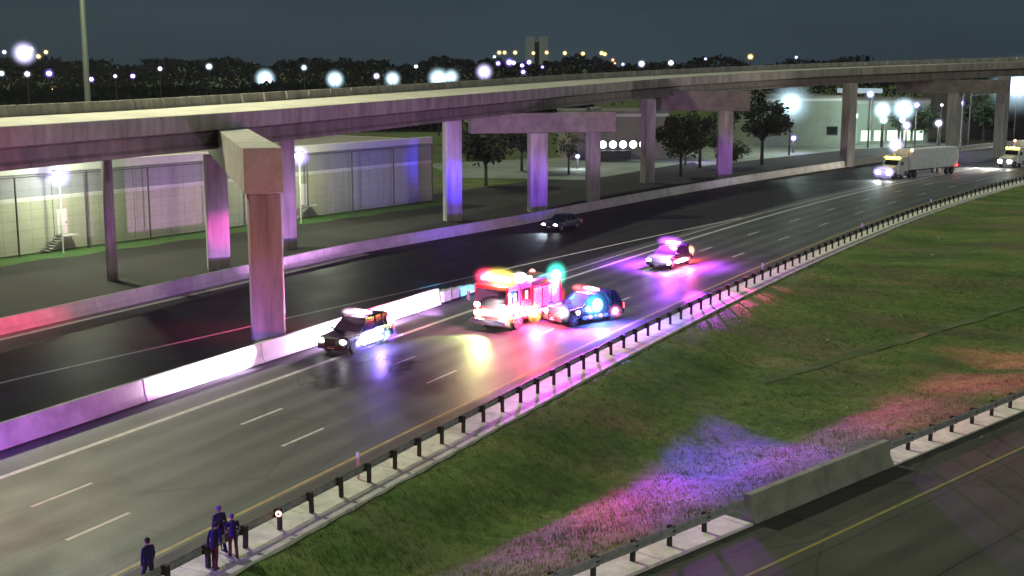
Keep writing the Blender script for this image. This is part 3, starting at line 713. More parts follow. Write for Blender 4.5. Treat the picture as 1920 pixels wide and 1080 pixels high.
G_SKY = [ # amber row on the skyline, u, v, radius px
 (936, 98, 5, AM, 'leftmost of the amber lamps right of the overpass crest, one of a close pair'), (946, 98, 5, AM, 'amber lamp, right one of the close pair at the row start'),
 (966, 98, 5, AM, 'amber lamp between the close pair and the twin tower'), (1000, 99, 4.5, AM, 'amber lamp just below the twin tower'),
 (1025, 98, 5, AM, 'amber lamp just right of the twin tower'), (1059, 99, 5, AM, 'amber lamp alone halfway along the row'), (1093, 100, 5, AM, 'small amber lamp left of the double one'),
 (1128, 99, 5, AM, 'left half of the double amber lamp'), (1134, 101, 5, AM, 'right half of the double amber lamp'),
 (1149, 112, 4, OR, 'orange lamp lower than the amber row'), (1153, 118, 3, OR, 'tiny dull orange lamp under the orange one'), (1168, 120, 4, CW, 'small grey white lamp right of the orange pair'),
 (1407, 106, 7, AM, 'single larger amber lamp on the horizon right of centre'), (1323, 110, 3.5, CW, 'faint small lamp on the horizon left of the single amber one'), (1493, 107, 4, CW, 'faint bluish lamp right of the single amber one'),
 (927, 106, 4, CG, 'faint greenish lamp left below the amber pair'),
]
for i, (u, v, r, c, lb) in enumerate(G_SKY):
    street_lamp(lb, u, v, 420 + 9 * i, r * .55, c, 5 if c is AM else 3, pole=(v > 104), group=None)
W2 = [(934, 118, 6, 'round white lamp lowest left of the violet cluster'), (955, 116, 10, 'largest white lamp of the violet cluster beyond the overpass'), (963, 117, 7, 'white lamp touching the largest one on its right'), (979, 122, 8, 'white lamp in the middle of the violet cluster'),
      (992, 116, 8, 'white lamp at the upper right of the violet cluster'), (981, 134, 7, 'white lamp hanging lowest in the violet cluster'), (1017, 125, 6, 'lone round white lamp right of the violet cluster'),
      (1203, 119, 8, 'bright white lamp left one of two on the far horizon'), (1258, 117, 8, 'bright white lamp right one of two on the far horizon'),
      (908, 134, 11, 'big white lamp just right of the long bright row'),
      (45, 99, 15, 'biggest bright lamp at far left on the skyline'), (72, 105, 7, 'yellowish lamp right of the biggest one at far left'), (8, 97, 7, 'dim lamp at the left picture edge'), (86, 97, 7, 'yellow lamp at right end of the far left group'), (58, 92, 6, 'small lamp above the biggest one at far left'),
      (51, 138, 9, 'white lamp below the biggest one at far left'), (92, 137, 10, 'violet white lamp right of the white one at left'), (101, 167, 6, 'small cream lamp nearest the overpass at left'), (3, 137, 6, 'green white lamp at the left edge lower row'),
      (171, 148, 10, 'round violet white lamp near the mast pole'), (216, 142, 5, 'tiny white lamp right of the mast pole'), (249, 142, 9, 'violet lamp right of the tiny white one'),
      (300, 128, 8, 'white lamp in the middle of the left skyline'), (392, 124, 8, 'white lamp left of the starry one on the skyline'),
      (497, 147, 14, 'large starry white lamp left of the middle above the overpass'), (628, 148, 15, 'large blurred white lamp above the overpass parapet'), (736, 147, 11, 'bright lamp left of the wide glare above the overpass'),
      (822, 146, 12, 'left lamp of the wide glare above the overpass'), (846, 143, 11, 'right lamp of the wide glare above the overpass'), (706, 142, 7, 'bluish lamp left of the bright one above the overpass'), (570, 126, 7, 'small white lamp high between the two large starry ones'), (780, 124, 7, 'small white lamp high left of the wide glare')]
for i, (u, v, r, lb) in enumerate(W2):
    c = AM if 'yellow' in lb or 'cream' in lb else (CG if 'green' in lb or 'starry' in lb or 'blurred' in lb or 'glare' in lb else VI if 'violet' in lb else WH)
    street_lamp(lb, u, v, 285 + (i * 37) % 90, r * random.uniform(.36, .6), c, 14 if r > 7 else 6, shape='flood' if r > 9 else 'globe', pole=v > 120)
NEARL = [(1483, 193, 230, 15, CG, 'dazzling starburst floodlight on a pole left of the depot', 'star', 2600), (1488, 258, 236, 9, VI, 'round white lamp straight below the starburst floodlight', 'globe', 500),
         (1312, 270, 214, 7, VI, 'round violet white lamp beside the small tree right of the shop', 'globe', 700), (1286, 245, 208, 5, CG, 'green lamp half hidden in the lit tree', 'globe', 300), (1083, 292, 200, 6, CW, 'small round lamp under the overpass by the forked tree', 'globe', 500),
         (1632, 176, 250, 9, CW, 'white lamp under the short lit canopy', 'flood', 0), (1655, 205, 252, 15, CG, 'tall white floodlight at left of the depot pair', 'flood', 1800), (1657, 224, 251, 10, CG, 'lower white glare under the left depot floodlight', 'flood', 0),
         (1695, 204, 253, 15, CG, 'tall white floodlight at right of the depot pair', 'flood', 1800), (1692, 224, 251.5, 9, CG, 'lower glare under the right depot floodlight', 'flood', 0), (1719, 196, 254, 9, VI, 'violet lamp right of the depot floodlights', 'globe', 0),
         (1700, 234, 249, 12, WH, 'large white lamp low in front of the depot', 'flood', 900), (1592, 203, 248, 5, CG, 'small wall lamp over a cone of light at the depot left end', 'globe', 700), (1603, 216, 250, 8, CG, 'pale lower lamp beside the cone of light', 'globe', 0),
         (1760, 230, 252, 9, WH, 'round cream lamp right of the depot near a column', 'globe', 500), (1766, 196, 256, 5, CG, 'small ring shaped lamp on a dark column', 'globe', 0), (1800, 192, 252, 11, VI, 'big violet white lamp under the far right of the overpass', 'flood', 600),
         (1809, 156, 255, 7, CG, 'white lamp at the left end of the long canopy', 'flood', 0), (1822, 162, 254, 8, CW, 'bluish lamp under the long canopy', 'flood', 300), (1908, 160, 250, 16, WH, 'huge glaring floodlight at the right picture edge', 'star', 1500),
         (1690, 162, 262, 6, CW, 'dim grey lamp above the depot roof', 'globe', 0), (1680, 271, 236, 11, WH, 'wide white lamp at ground level behind the truck', 'flood', 300)]
for u, v, Y, r, c, lb, sh, pw in NEARL:
    street_lamp(lb, u, v, Y, r * random.uniform(.42, .6), c, 16 if r > 8 else 8, shape=sh, power=pw * 3, name='floodlight' if sh != 'globe' else 'street_lamp')
# tall mast at left; the unseen copies of it carry the lamps
t = thing('high_mast', 'tall pale lighting mast rising out of the picture behind the overpass at left', 'mast', (-49.2, 150, -.1))
MB().cyl((0, 0, 0), (0, 0, 42), .42, .26, n=12).build('pole', mat('pale_mast_steel', (.16, .20, .17), .6, .3), t, smooth=True)
MB().lathe([(1.6, 41.6), (1.7, 41.9), (1.6, 42.2)], n=16).build('lamp_ring', M_GALV, t)
for k in range(8):
    a = k * math.pi / 4
    f = MB().lathe([(.2, 41.9), (.4, 41.3), (.42, 41.1)], (math.cos(a) * 1.7, math.sin(a) * 1.7, 0), 'Z', 10).build('floodlight_head', M_GALV, t)
    MB().lathe([(.36, 41.09), (.36, 41.05)], (math.cos(a) * 1.7, math.sin(a) * 1.7, 0), 'Z', 10).build('lens', glow('mast_lens', (1, 1, .75), 20, False), f)
assumed_mast = copy_tree(t); assumed_mast.location = (-45, 112, -.1); assumed_mast['label'] = 'tall lighting mast standing outside the left edge of the view'
lamp('mast_light', assumed_mast, (0, 0, 40.6), (1.0, .97, .66), MAST, 'POINT', .9)  # assumed lamp outside the view, read off the light from the left
m5 = copy_tree(t); m5.location = (118, 158, -.1); m5['label'] = 'tall lighting mast standing outside the right edge beside the far grass'
lamp('mast_light', m5, (0, 0, 40.6), (.96, 1.0, .86), 45000, 'POINT', .9)  # unseen lamp added to brighten the trailer and far grass
m3 = copy_tree(t); m3.location = (48, -42, -.1); m3['label'] = 'tall lighting mast standing behind the viewpoint beside the ramp road'
lamp('mast_light', m3, (0, 0, 40.6), (1.0, .95, .80), 120000, 'POINT', .9)  # added fill light for all faces turned to the camera
t = thing('light_pole', 'thin dark light pole right of the truck at the right edge', 'pole', ray(1787, 250, 232).to_2d().to_3d())
MB().cyl((0, 0, 0), (0, 0, 12), .16, .1, n=8).build('pole', M_GALV, t)
MB().cyl((0, 0, 11.9), (2.2, 0, 12.4), .07, n=6).build('arm', M_GALV, t)

# ------------------------------------------------------------------ vehicles (local x = forward, y = left, z = up)
def wheel_mesh(r, w):
    t = MB().lathe([(r * .62, -w / 2), (r * .93, -w / 2), (r, -w * .36), (r, w * .36), (r * .93, w / 2), (r * .62, w / 2)], axis='Y', n=20)
    h = MB().lathe([(r * .6, -w * .46), (r * .6, w * .46)], axis='Y', n=16)
    for s_ in (-1, 1):
        for k in range(5):
            a = k * 2 * math.pi / 5; h.box((math.cos(a) * r * .33, s_ * w * .49, math.sin(a) * r * .33), (r * .5, .03, r * .14), ry=-a)
        h.lathe([(r * .16, -.03), (r * .12, .03)], (0, s_ * w * .5, 0), 'Y', 10)
    return t, h
def add_wheels(t, xs, ys, r, w, dual=()):
    a, b = wheel_mesh(r, w); first = None
    for x in xs:
        for y in ys:
            if first is None:
                first = a.build('wheel', M_RUB, t, smooth=False); rim = b.build('rim', M_RIM, first); first.location = (x, y, r)
            else:
                c = share(first, (x, y, r), None, t); share(rim, None, None, c)
def arch(t, xs, yo, r, m):
    for x in xs:
        for s_ in (-1, 1):
            mb = MB()
            for k in range(9):
                a0, a1 = R(-8 + k * 22), R(-8 + (k + 1) * 22) if k < 8 else R(188)
                if k == 8: break
                for q in (0,):
                    p = [(x + math.cos(a) * rr, s_ * yy, r + .02 + math.sin(a) * rr) for a in (a0, a1) for rr, yy in ((r * 1.07, yo), (r * 1.24, yo), (r * 1.24, yo + .045), (r * 1.07, yo + .045))]
                    mb.add(p, [(0, 1, 5, 4), (1, 2, 6, 5), (2, 3, 7, 6), (3, 0, 4, 7)])
            mb.build('wheel_arch', m, t)
def car(name, label, cat, x, y, heading, paint, L_=5.0, W=1.98, H=1.78, kind='suv', group=None, bar=None, head=30, strip_col=None, roofm=None, tail=2.0, doorm=None):
    """heading: unit (dx, dy) of travel"""
    rz = math.atan2(heading[1], heading[0]); t = thing(name, label, cat, (x, y, .0), rz, group)
    f = L_ / 2; w = W / 2; r = .38 if kind == 'suv' else .34; gc = .27; belt = H * .61; hood = H * .58
    wx = (f * .64, -f * .60)
    # lower body: side profile with wheel openings, lofted across the width with tumblehome
    prof = [(f - .02, gc + .12), (f, .55), (f - .06, hood - .16), (f - .25, hood - .04), (f * .40, hood + .05), (f * .36, belt), (-f + .12, belt + .02), (-f + .02, belt - .15), (-f, .62), (-f + .06, gc + .1)]
    bottom = []
    for cx in (wx[1], wx[0]):
        for k in range(9):
            a = math.pi - k * math.pi / 8; bottom.append((cx + math.cos(a) * r * 1.14, max(gc, r + math.sin(a) * r * 1.14)))
    ring = prof + bottom
    rings = []
    for yy, ins in ((-w, .06), (-w + .0, 0.0), (-w + .05, -.0), (w - .05, 0), (w, 0), (w, .06)):
        pass
    def yw(z, sgn):                                      # side wall plan: slight barrel
        k = (z - gc) / (belt - gc); return sgn * (w - .06 * (2 * k - .9) ** 2)
    left = [(px, yw(pz, 1), pz) for px, pz in ring]; right = [(px, yw(pz, -1), pz) for px, pz in ring]
    tuck = lambda pts_, s_: [(px * (.985 if abs(px) > f * .9 else 1), py, pz) for px, py, pz in pts_]
    MB().loft([right, [(px, py * .86, pz + (.02 if pz > belt - .2 else 0)) for px, py, pz in right], [(px * 1.0, py * .86, pz + (.02 if pz > belt - .2 else 0)) for px, py, pz in left], left]).build('body', paint, t, bevel=.035)
    # greenhouse
    if kind == 'suv': b0, b1, t0, t1 = f * .40, -f + .12, f * .08, -f + .42
    elif kind == 'sedan': b0, b1, t0, t1 = f * .36, -f + .65, f * .02, -f + 1.35
    else: b0, b1, t0, t1 = f * .38, -f * .16, f * .10, -f * .10
    wb, wt = w - .07, w - .27
    zt = H - .05
    A_ = [(b0, wb, belt), (b1, wb, belt + .02), (t1, wt, zt), (t0, wt, zt)]
    MB().loft([[(px, -py, pz) for px, py, pz in A_], A_]).build('window_glass', M_GLASS, t)
    rm = roofm or paint
    MB().loft([[(t0 + .06, -wt - .01, zt - .03), (t1 - .06, -wt - .01, zt - .03), (t1 - .02, -wt * .8, zt + .06), (t0, -wt * .8, zt + .06)], [(t0 + .06, wt + .01, zt - .03), (t1 - .06, wt + .01, zt - .03), (t1 - .02, wt * .8, zt + .06), (t0, wt * .8, zt + .06)]]).build('roof', rm, t, bevel=.03)
    pm = MB()
    for s_ in (-1, 1):
        for (xb, xt) in ((b0 - .02, t0 + .02), ((b0 + b1) / 2 + .1, (t0 + t1) / 2 + .1), (b1 + .9 if kind == 'suv' else b1 + .3, t1 + .55 if kind == 'suv' else t1 + .1), (b1 + .06, t1 + .02)):
            pm.cyl((xb, s_ * (wb + .012), belt), (xt, s_ * (wt + .012), zt), .045, n=5)
    pm.build('pillar', rm, t)
    # doors, proud of the side, with handles
    dx = [(f * .33, f * .33 - 1.12), (f * .33 - 1.16, max(b1 + .5, f * .33 - 2.2))]
    for s_ in (-1, 1):
        for x0, x1 in dx:
            d = MB().loft([[(x0, yw(gc + .12, s_) + s_ * .012, gc + .14), (x0, yw(.7, s_) + s_ * .012, .7), (x0, yw(belt, s_) + s_ * .012, belt - .03)], [(x1, yw(gc + .12, s_) + s_ * .012, gc + .14), (x1, yw(.7, s_) + s_ * .012, .7), (x1, yw(belt, s_) + s_ * .012, belt - .03)]], close=False)
            d = d.build('door', doorm or paint, t); d.modifiers.new('solid', 'SOLIDIFY').thickness = .02
            MB().box((x1 + .16, s_ * (w + .02), belt - .16), (.16, .03, .035)).build('handle', M_CHR, d)
        MB().box((b0 - .15, s_ * (w + .10), belt + .10), (.14, .2, .14)).build('mirror', paint, t, bevel=.03)
    arch(t, wx, w - .035, r, M_PLAS if kind != 'sedan' else paint)
    add_wheels(t, wx, (w - .13, -w + .13), r, .24)
    MB().box((f + .02, 0, .48), (.12, W * .93, .30)).build('bumper', M_PLAS, t, bevel=.04)
    MB().box((-f - .02, 0, .52), (.12, W * .93, .28)).build('bumper', M_PLAS, t, bevel=.04)
    MB().box((f - .01, 0, .80), (.06, W * .5, .24)).build('grille', M_PLAS, t)
    MB().box((f + .09, 0, .46), (.01, .45, .13)).build('number_plate', M_WHITE, t)
    for s_ in (-1, 1):
        MB().ico((f - .05, s_ * (w - .27), hood - .24), .2, 2, (.45, 1.15, .7)).build('headlight', glow('headlight_lens_%d' % head, (1, .98, 1), head), t, smooth=True)
        MB().box((-f + .01, s_ * (w - .12), belt - .25), (.1, .2, .34)).build('taillight', glow('tail_lens_%d' % int(tail * 10), (1, .05, .05), tail), t, bevel=.02)
    if bar:
        lb = MB().box(((t0 + t1) / 2 + .35, 0, H + .07), (.3, wt * 1.75, .05)).build('light_bar', M_PLAS, t)
        n = len(bar)
        for i, (c, s_) in enumerate(bar):
            yy = wt * 1.7 * ((i + .5) / n - .5)
            MB().box(((t0 + t1) / 2 + .35, yy, H + .17), (.34, wt * 1.66 / n, .17)).build('beacon_lens', glow('beacon_%02d%02d%02d_%d' % (int(c[0] * 99), int(c[1] * 99), int(c[2] * 99), int(s_)), c, s_), lb, bevel=.03)
        pb = MB()
        for s_ in (-.35, .35): pb.box((f + .14, s_, .68), (.07, .07, .5))
        for z in (.5, .7, .9): pb.cyl((f + .17, -.5, z), (f + .17, .5, z), .035, n=6)
        pb.build('push_bumper', M_PLAS, t)
    if strip_col:
        for s_ in (-1, 1):
            rb = MB().box((-.05, s_ * (w + .05), gc + .1), (2.2, .12, .1)).build('running_board', M_PLAS, t)
            for k in range(5):
                c, e = strip_col[k % len(strip_col)]
                MB().ico((.85 - k * .43, s_ * (w + .1), gc + .22), .2, 2, (1, .5, .62)).build('side_warning_light', glow('side_%02d%02d%02d_%d' % (int(c[0] * 99), int(c[1] * 99), int(c[2] * 99), int(e)), c, e), rb, smooth=True)
    return t
C_W = (1, .95, 1); C_CY = (.25, .9, 1); C_B = (.08, .15, 1); C_R = (1, .06, .08); C_P = (1, .25, .55); C_V = (.55, .2, 1)
def hd(s, extra=0): a = theta(s) + R(extra); return (-math.sin(a), -math.cos(a))
p = pt(30, -7.95)
suv1 = car('police_truck', 'black and white police sport utility vehicle stopped tight beside the white barrier', 'police car', p.x, p.y, hd(30), M_BLK, strip_col=[((.8, .85, 1), 16), ((.7, .9, 1), 16), ((.3, .8, 1), 10)], bar=[(C_P, 10), (C_W, 14), (C_W, 14), (C_P, 10)], head=20, doorm=mat('grey_violet_door', (.10, .08, .14), .35), tail=6)
suv2 = car('police_truck', 'black police sport utility vehicle with cyan side beacon behind the fire engine', 'police car', 4.55, 79.3, Vector((-.80, -.60)).normalized(), M_BLK, H=1.85, strip_col=[(C_B, 2), (C_V, 3)], bar=[(C_R, 20), ((1, .8, .5), 30), ((1, .5, .4), 24), (C_R, 20)], head=80, tail=10)
MB().ico((-.2, 1.02, 1.15), .46, 2, (1, .35, 1)).build('side_beacon', glow('cyan_beacon', (.12, .80, 1), 6), suv2, smooth=True)
MB().ico((-1.7, 1.05, .62), .2, 2, (1, .4, 1)).build('marker_light', glow('pink_marker', (1, .55, .6), 18), suv2, smooth=True)
MB().ico((1.35, 1.05, .85), .15, 2, (1, .4, 1)).build('marker_light', glow('pink_marker', (1, .55, .6), 18), suv2, smooth=True)
glare_dome(suv1, (.1, 1.15, .58), .8, (.55, .6, 1), 1.8, 'beacon_dome', (1.9, .5, .75)); glare_dome(suv1, (-.9, 1.15, .6), .6, (.08, .8, 1), 1.6, 'beacon_dome', (1.3, .5, .8)); glare_dome(suv1, (-.3, 1.15, .5), 1.2, (.12, .05, 1), .8, 'beacon_dome', (1.6, .5, .8))
glare_dome(suv1, (-2.45, .6, 1.15), .55, (1, .45, .75), 1.4, 'beacon_dome'); glare_dome(suv1, (.1, 0, 2.0), .7, (1, .6, .9), .9, 'beacon_dome', (.8, 1.3, .6))
glare_dome(suv2, (-.2, 1.02, 1.15), .95, (.06, .45, 1), 1.6, 'beacon_dome', (1, .6, 1)); glare_dome(suv2, (.1, 0, 2.05), .75, (1, .12, .15), 1.8, 'beacon_dome', (.8, 1.3, .6)); glare_dome(suv2, (2.4, .3, .95), .85, (1, .9, 1), 1.2, 'beacon_dome', (.6, 1.2, .8)); glare_dome(suv2, (-1.7, 1.05, .62), .5, (1, .2, .5), 1.2, 'beacon_dome')
p = pt(66.5, -2.9)
pol3 = car('police_car', 'farthest police car with violet white light bar alone in the lanes', 'police car', p.x, p.y, hd(66, 2), M_BLK, L_=4.95, W=1.95, H=1.62, strip_col=[((1, .9, .6), 26), ((1, .85, .75), 26)], bar=[(C_V, 16), (C_W, 30), (C_W, 30), (C_V, 16)], head=60, tail=22)
MB().ico((2.35, .95, .62), .26, 2, (1, .6, .8)).build('fog_light', glow('white_warning', (1, .95, .95), 40), pol3, smooth=True)
glare_dome(pol3, (0, 0, 1.95), .9, (.5, .10, 1), 1.2, 'beacon_dome', (.9, 1.3, .7)); glare_dome(pol3, (2.4, .1, .8), .85, (.7, .45, 1), 1.0, 'beacon_dome', (.6, 1.2, .7)); glare_dome(pol3, (0, 1.05, .5), .8, (1, .25, .3), 1.4, 'beacon_dome', (1.8, .5, .6)); glare_dome(pol3, (-2.4, .7, 1.0), .5, (1, .6, .3), 1.4, 'beacon_dome')
sed = car('sedan', 'dark blue sedan with white headlights driving in the unlit carriageway', 'car', 4.9, 125.2, hd(80, 3), M_NAVY, L_=4.8, W=1.86, H=1.46, kind='sedan', head=60, tail=1)

# fire engine
def fire_engine():
    rz = math.atan2(-.85, -.56)
    t = thing('fire_engine', 'red fire engine with glaring white and yellow lights across the middle lanes', 'fire engine', (.45, 79.0, 0), rz)
    f = 3.2; w = 1.22
    cab = [(f, .55), (f + .02, 1.35), (f - .12, 2.75), (f - .35, 2.86), (f - 2.75, 2.9), (f - 2.8, .55)]
    MB().loft([[(x, -w, z) for x, z in cab], [(x, w, z) for x, z in cab]]).build('cab', M_RED, t, bevel=.06)
    MB().loft([[(f + .035, -w + .14, 1.5), (f + .035, w - .14, 1.5), (f - .085, w - .17, 2.55), (f - .085, -w + .17, 2.55)], [(f - .02, -w + .14, 1.5), (f - .02, w - .14, 1.5), (f - .14, w - .17, 2.55), (f - .14, -w + .17, 2.55)]]).build('windshield', M_GLASS, t)
    G_AMB = glow('amber_cab_window', (1, .55, .25), 5, False)
    for s_ in (-1, 1):
        for k, (x0, x1) in enumerate(((f - .35, f - 1.2), (f - 1.55, f - 2.6))):
            d = MB().box(((x0 + x1) / 2, s_ * (w + .012), 1.62), (x0 - x1 + .16, .03, 2.0)).build('door', M_RED, t, bevel=.012)
            MB().box(((x0 + x1) / 2, s_ * (w + .032), 2.1), (x0 - x1 - .06, .02, .72)).build('window', M_GLASS, d)
            MB().box((x1 + .12, s_ * (w + .05), 1.45), (.16, .04, .04)).build('handle', M_CHR, d)
            MB().box(((x0 + x1) / 2, s_ * (w + .05), 2.05), (.26, .02, .5)).build('lit_pane', G_AMB, d)
        MB().cyl((f - .25, s_ * w, 2.3), (f + .12, s_ * (w + .3), 2.3), .03, n=6).box((f + .14, s_ * (w + .3), 2.05), (.08, .2, .5)).build('mirror', M_CHR, t, bevel=.01)
    body = [(f - 2.85, .6), (f - 2.85, 2.45), (-f + .05, 2.45), (-f, .6)]
    MB().loft([[(x, -w, z) for x, z in body], [(x, w, z) for x, z in body]]).build('body', M_RED, t, bevel=.04)
    for s_ in (-1, 1):
        for k in range(3):
            xc = f - 3.40 - k * 1.06
            c = MB().box((xc, s_ * (w + .014), 1.66), (.98, .03, 1.3)).build('locker_shutter', M_CHR, t)
            sl_ = MB()
            for q in range(9): sl_.box((xc, s_ * (w + .035), 1.1 + q * .14), (.90, .02, .10))
            sl_.build('slat', mat('brushed_shutter_slat', (.5, .5, .52), .4, .8), c)
        MB().box((-.1, s_ * (w + .02), .83), (5.9, .02, .16)).build('reflective_stripe', mat('pale_yellow_stripe', (.75, .72, .4), .4), t)
        MB().box((-.7, s_ * (w + .05), .55), (2.4, .12, .12)).build('running_board', M_CHR, t)
    ld = MB()
    for y in (.55, .95): ld.box((-.75, y, 2.75), (4.8, .06, .14))
    for k in range(14): ld.cyl((-3.05 + k * .35, .55, 2.75), (-3.05 + k * .35, .95, 2.75), .025, n=5)
    ld.build('ladder', M_CHR, t)
    MB().box((-1.6, -.35, 2.6), (2.9, 1.3, .3)).build('hose_bed', mat('grey_hose_cover', (.16, .15, .14), .9), t, bevel=.05)
    MB().cyl((f - 3.1, -.1, 2.45), (f - 3.1, -.1, 3.0), .12, n=8).cyl((f - 3.1, -.1, 3.0), (f - 2.4, -.1, 3.15), .09, n=8).build('deck_gun', M_CHR, t)
    MB().box((f + .28, 0, .62), (.5, 2.5, .34)).build('bumper', M_CHR, t, bevel=.05)
    MB().box((f + .03, 0, 1.12), (.06, 1.2, .5)).build('grille', M_CHR, t)
    for x, s_ in ((f - 1.2, 1), (f - 1.2, -1), (-f + 1.5, 1), (-f + 1.5, -1)):
        mb = MB()
        for k in range(8):
            a0, a1 = R(k * 22.5), R((k + 1) * 22.5)
            p = [(x + math.cos(a) * rr, s_ * yy, .52 + math.sin(a) * rr) for a in (a0, a1) for rr, yy in ((.56, w - .02), (.66, w - .02), (.66, w + .06), (.56, w + .06))]
            mb.add(p, [(0, 1, 5, 4), (1, 2, 6, 5), (2, 3, 7, 6), (3, 0, 4, 7)])
        mb.build('wheel_arch', M_CHR, t)
    add_wheels(t, (f - 1.2, -f + 1.5), (w - .14, -w + .14), .52, .32)
    gw = glow('engine_headlight', (1, .97, .85), 22)
    for s_ in (-1, 1):
        MB().ico((f + .08, s_ * .85, 1.05), .27, 2, (.5, 1.2, .8)).build('headlight', gw, t, smooth=True)
        MB().ico((f + .05, s_ * .95, 1.55), .22, 2, (.5, 1, .8)).build('warning_light', glow('engine_white_warning', (.85, 1, .75), 20), t, smooth=True)
    MB().ico((f - .55, .95, .95), .26, 2, (1.2, .6, .8)).build('warning_light', glow('engine_white_warning', (.85, 1, .75), 20), t, smooth=True)
    MB().ico((f - 2.95, 1.3, .75), .30, 2, (1.1, .5, .85)).build('ground_light', glow('engine_amber', (1, .62, .3), 40), t, smooth=True)
    lb = MB().box((f - .6, 0, 2.95), (.4, 2.0, .08)).build('light_bar', M_PLAS, t)
    for y, c, e in ((.75, (1, .85, .15), 40), (.25, (1, .95, .3), 40), (-.3, (1, .1, .1), 12), (-.8, (1, .06, .08), 10)):
        MB().ico((f - .6, y, 3.12), .36, 2, (.9, .85, .62)).build('beacon_lens', glow('engbeacon_%d_%d' % (int(c[1] * 100), e), c, e), lb, smooth=True)
    for x, y, z, r_, c, e in ((f - 2.2, .9, 3.1, .24, (1, .95, .9), 40), (f - 2.75, 1.05, 2.92, .2, (1, .8, .2), 26), (-f + .4, 1.0, 2.72, .36, (.15, .9, .75), 8), (-f + .25, -.9, 2.7, .22, (1, .1, .1), 10)):
        MB().ico((x, y, z), r_, 2).build('beacon', glow('engtop_%d_%d' % (int(c[1] * 100), int(e)), c, e), t, smooth=True)
    return t
eng = fire_engine()
for x, y, z, r_, c, e, sc in ((2.6, .3, 3.15, 1.05, (1, .75, .10), 2.2, (.8, 1.2, .8)), (2.6, -.7, 3.2, .9, (1, .05, .15), 2.0, (.9, 1, .8)), (3.35, .2, 1.2, .85, (1, .85, .85), .9, (.5, 1.2, 1)), (2.8, 1.1, .9, .7, (.95, 1, .5), 1.6, (1, .6, 1)), (.3, 1.35, .75, .7, (1, .45, .1), 1.8, (1, .5, 1)), (-2.8, 1.0, 2.75, .95, (.05, .85, .6), 1.6, (1, .8, 1)), (1.4, .9, 3.1, .5, (1, .8, .8), 1.5, (1, 1, 1)), (-.6, 1.25, 1.5, 1.6, (1, .02, .08), .5, (1.6, .3, .8))):
    glare_dome(eng, (x, y, z), r_, c, e, 'beacon_dome', sc)

# articulated trucks
def semi(label, x, y, heading, trail=True, g_=1.0, amber=True):
    t = thing('semi_truck', label, 'truck', (x, y, 0), math.atan2(heading[1], heading[0]))
    w = 1.22
    hood = [(0, .6), (.05, 1.3), (-.15, 1.62), (-1.7, 1.85), (-1.7, .6)]
    MB().loft([[(px, -w * .82, z) for px, z in hood], [(px, w * .82, z) for px, z in hood]]).build('hood', M_WHP, t, bevel=.08)
    cab = [(-1.65, .6), (-1.7, 1.85), (-2.05, 2.75), (-2.5, 3.0), (-4.2, 3.1), (-4.25, .6)]
    MB().loft([[(px, -w, z) for px, z in cab], [(px, w, z) for px, z in cab]]).build('cab', M_WHP, t, bevel=.07)
    MB().loft([[(-1.66, -w + .12, 1.95), (-1.66, w - .12, 1.95), (-1.98, w - .16, 2.62), (-1.98, -w + .16, 2.62)], [(-1.72, -w + .12, 1.95), (-1.72, w - .12, 1.95), (-2.04, w - .16, 2.62), (-2.04, -w + .16, 2.62)]]).build('windshield', M_GLASS, t)
    for s_ in (-1, 1):
        d = MB().box((-2.5, s_ * (w + .01), 1.6), (1.1, .03, 1.7)).build('door', M_WHP, t)
        MB().box((-2.5, s_ * (w + .03), 2.15), (.85, .02, .55)).build('window', M_GLASS, d)
        MB().box((-1.9, s_ * (w + .22), 2.1), (.1, .2, .6)).build('mirror', M_CHR, t)
        MB().cyl((-4.35, s_ * (w - .1), .8), (-4.35, s_ * (w - .1), 3.6), .08, n=8).build('exhaust_stack', M_CHR, t)
        MB().cyl((-3.0, s_ * (w - .1), .75), (-4.1, s_ * (w - .1), .75), .32, n=12).build('fuel_tank', M_CHR, t)
        MB().ico((.02, s_ * .82, .98), .30, 2, (.5, 1.25, .9)).build('headlight', glow('truck_headlight', (1, .97, .97), 55), t, smooth=True)
    MB().box((.02, 0, 1.05), (.06, .9, .7)).build('grille', M_CHR, t); MB().box((.15, 0, .55), (.25, 2.4, .35)).build('bumper', M_CHR, t, bevel=.04)
    if amber:
        for k in range(5): MB().ico((-2.05, -.95 + k * .475, 2.95), .22, 2, (.8, 1.05, .8)).build('marker_light', glow('truck_amber', (1, .75, .10), 8), t, smooth=True)
    add_wheels(t, (-.9, -4.9, -6.1), (w - .15, -w + .15), .5, .3)
    MB().box((-5.2, 0, .95), (2.6, .8, .25)).build('chassis', M_PLAS, t)
    if trail:
        MB().box((-11.0, 0, 2.55), (12.4, 2.5, 2.85)).build('trailer', M_TRAIL, t, bevel=.03)
        for k in range(15):
            for s_ in (-1, 1):
                MB().box((-5.1 - k * .84, s_ * 1.262, 2.55), (.05, .025, 2.6)).build('trailer_rib', M_TRAIL, t)
        MB().box((-11.0, 0, 1.0), (11.5, .9, .25)).build('trailer_frame', M_PLAS, t)
        add_wheels(t, (-14.6, -15.9), (w - .15, -w + .15), .5, .3)
        for s_ in (-1, 1):
            MB().box((-17.22, s_ * 1.0, 1.15), (.08, .35, .25)).build('taillight', glow('trailer_red', (1, .02, .03), 14), t)
            MB().ico((-17.0, s_ * 1.3, 1.25), .16, 1).build('side_marker', glow('trailer_red', (1, .02, .03), 14), t)
            MB().ico((-4.85, s_ * 1.3, 3.95), .22, 2).build('side_marker', glow('trailer_orange', (1, .42, .2), 7), t)
    return t
tr = semi('white semi truck with amber cab lights towing a pale trailer in the far lanes', 52.3, 180.3, Vector((-.76, -.65)).normalized())
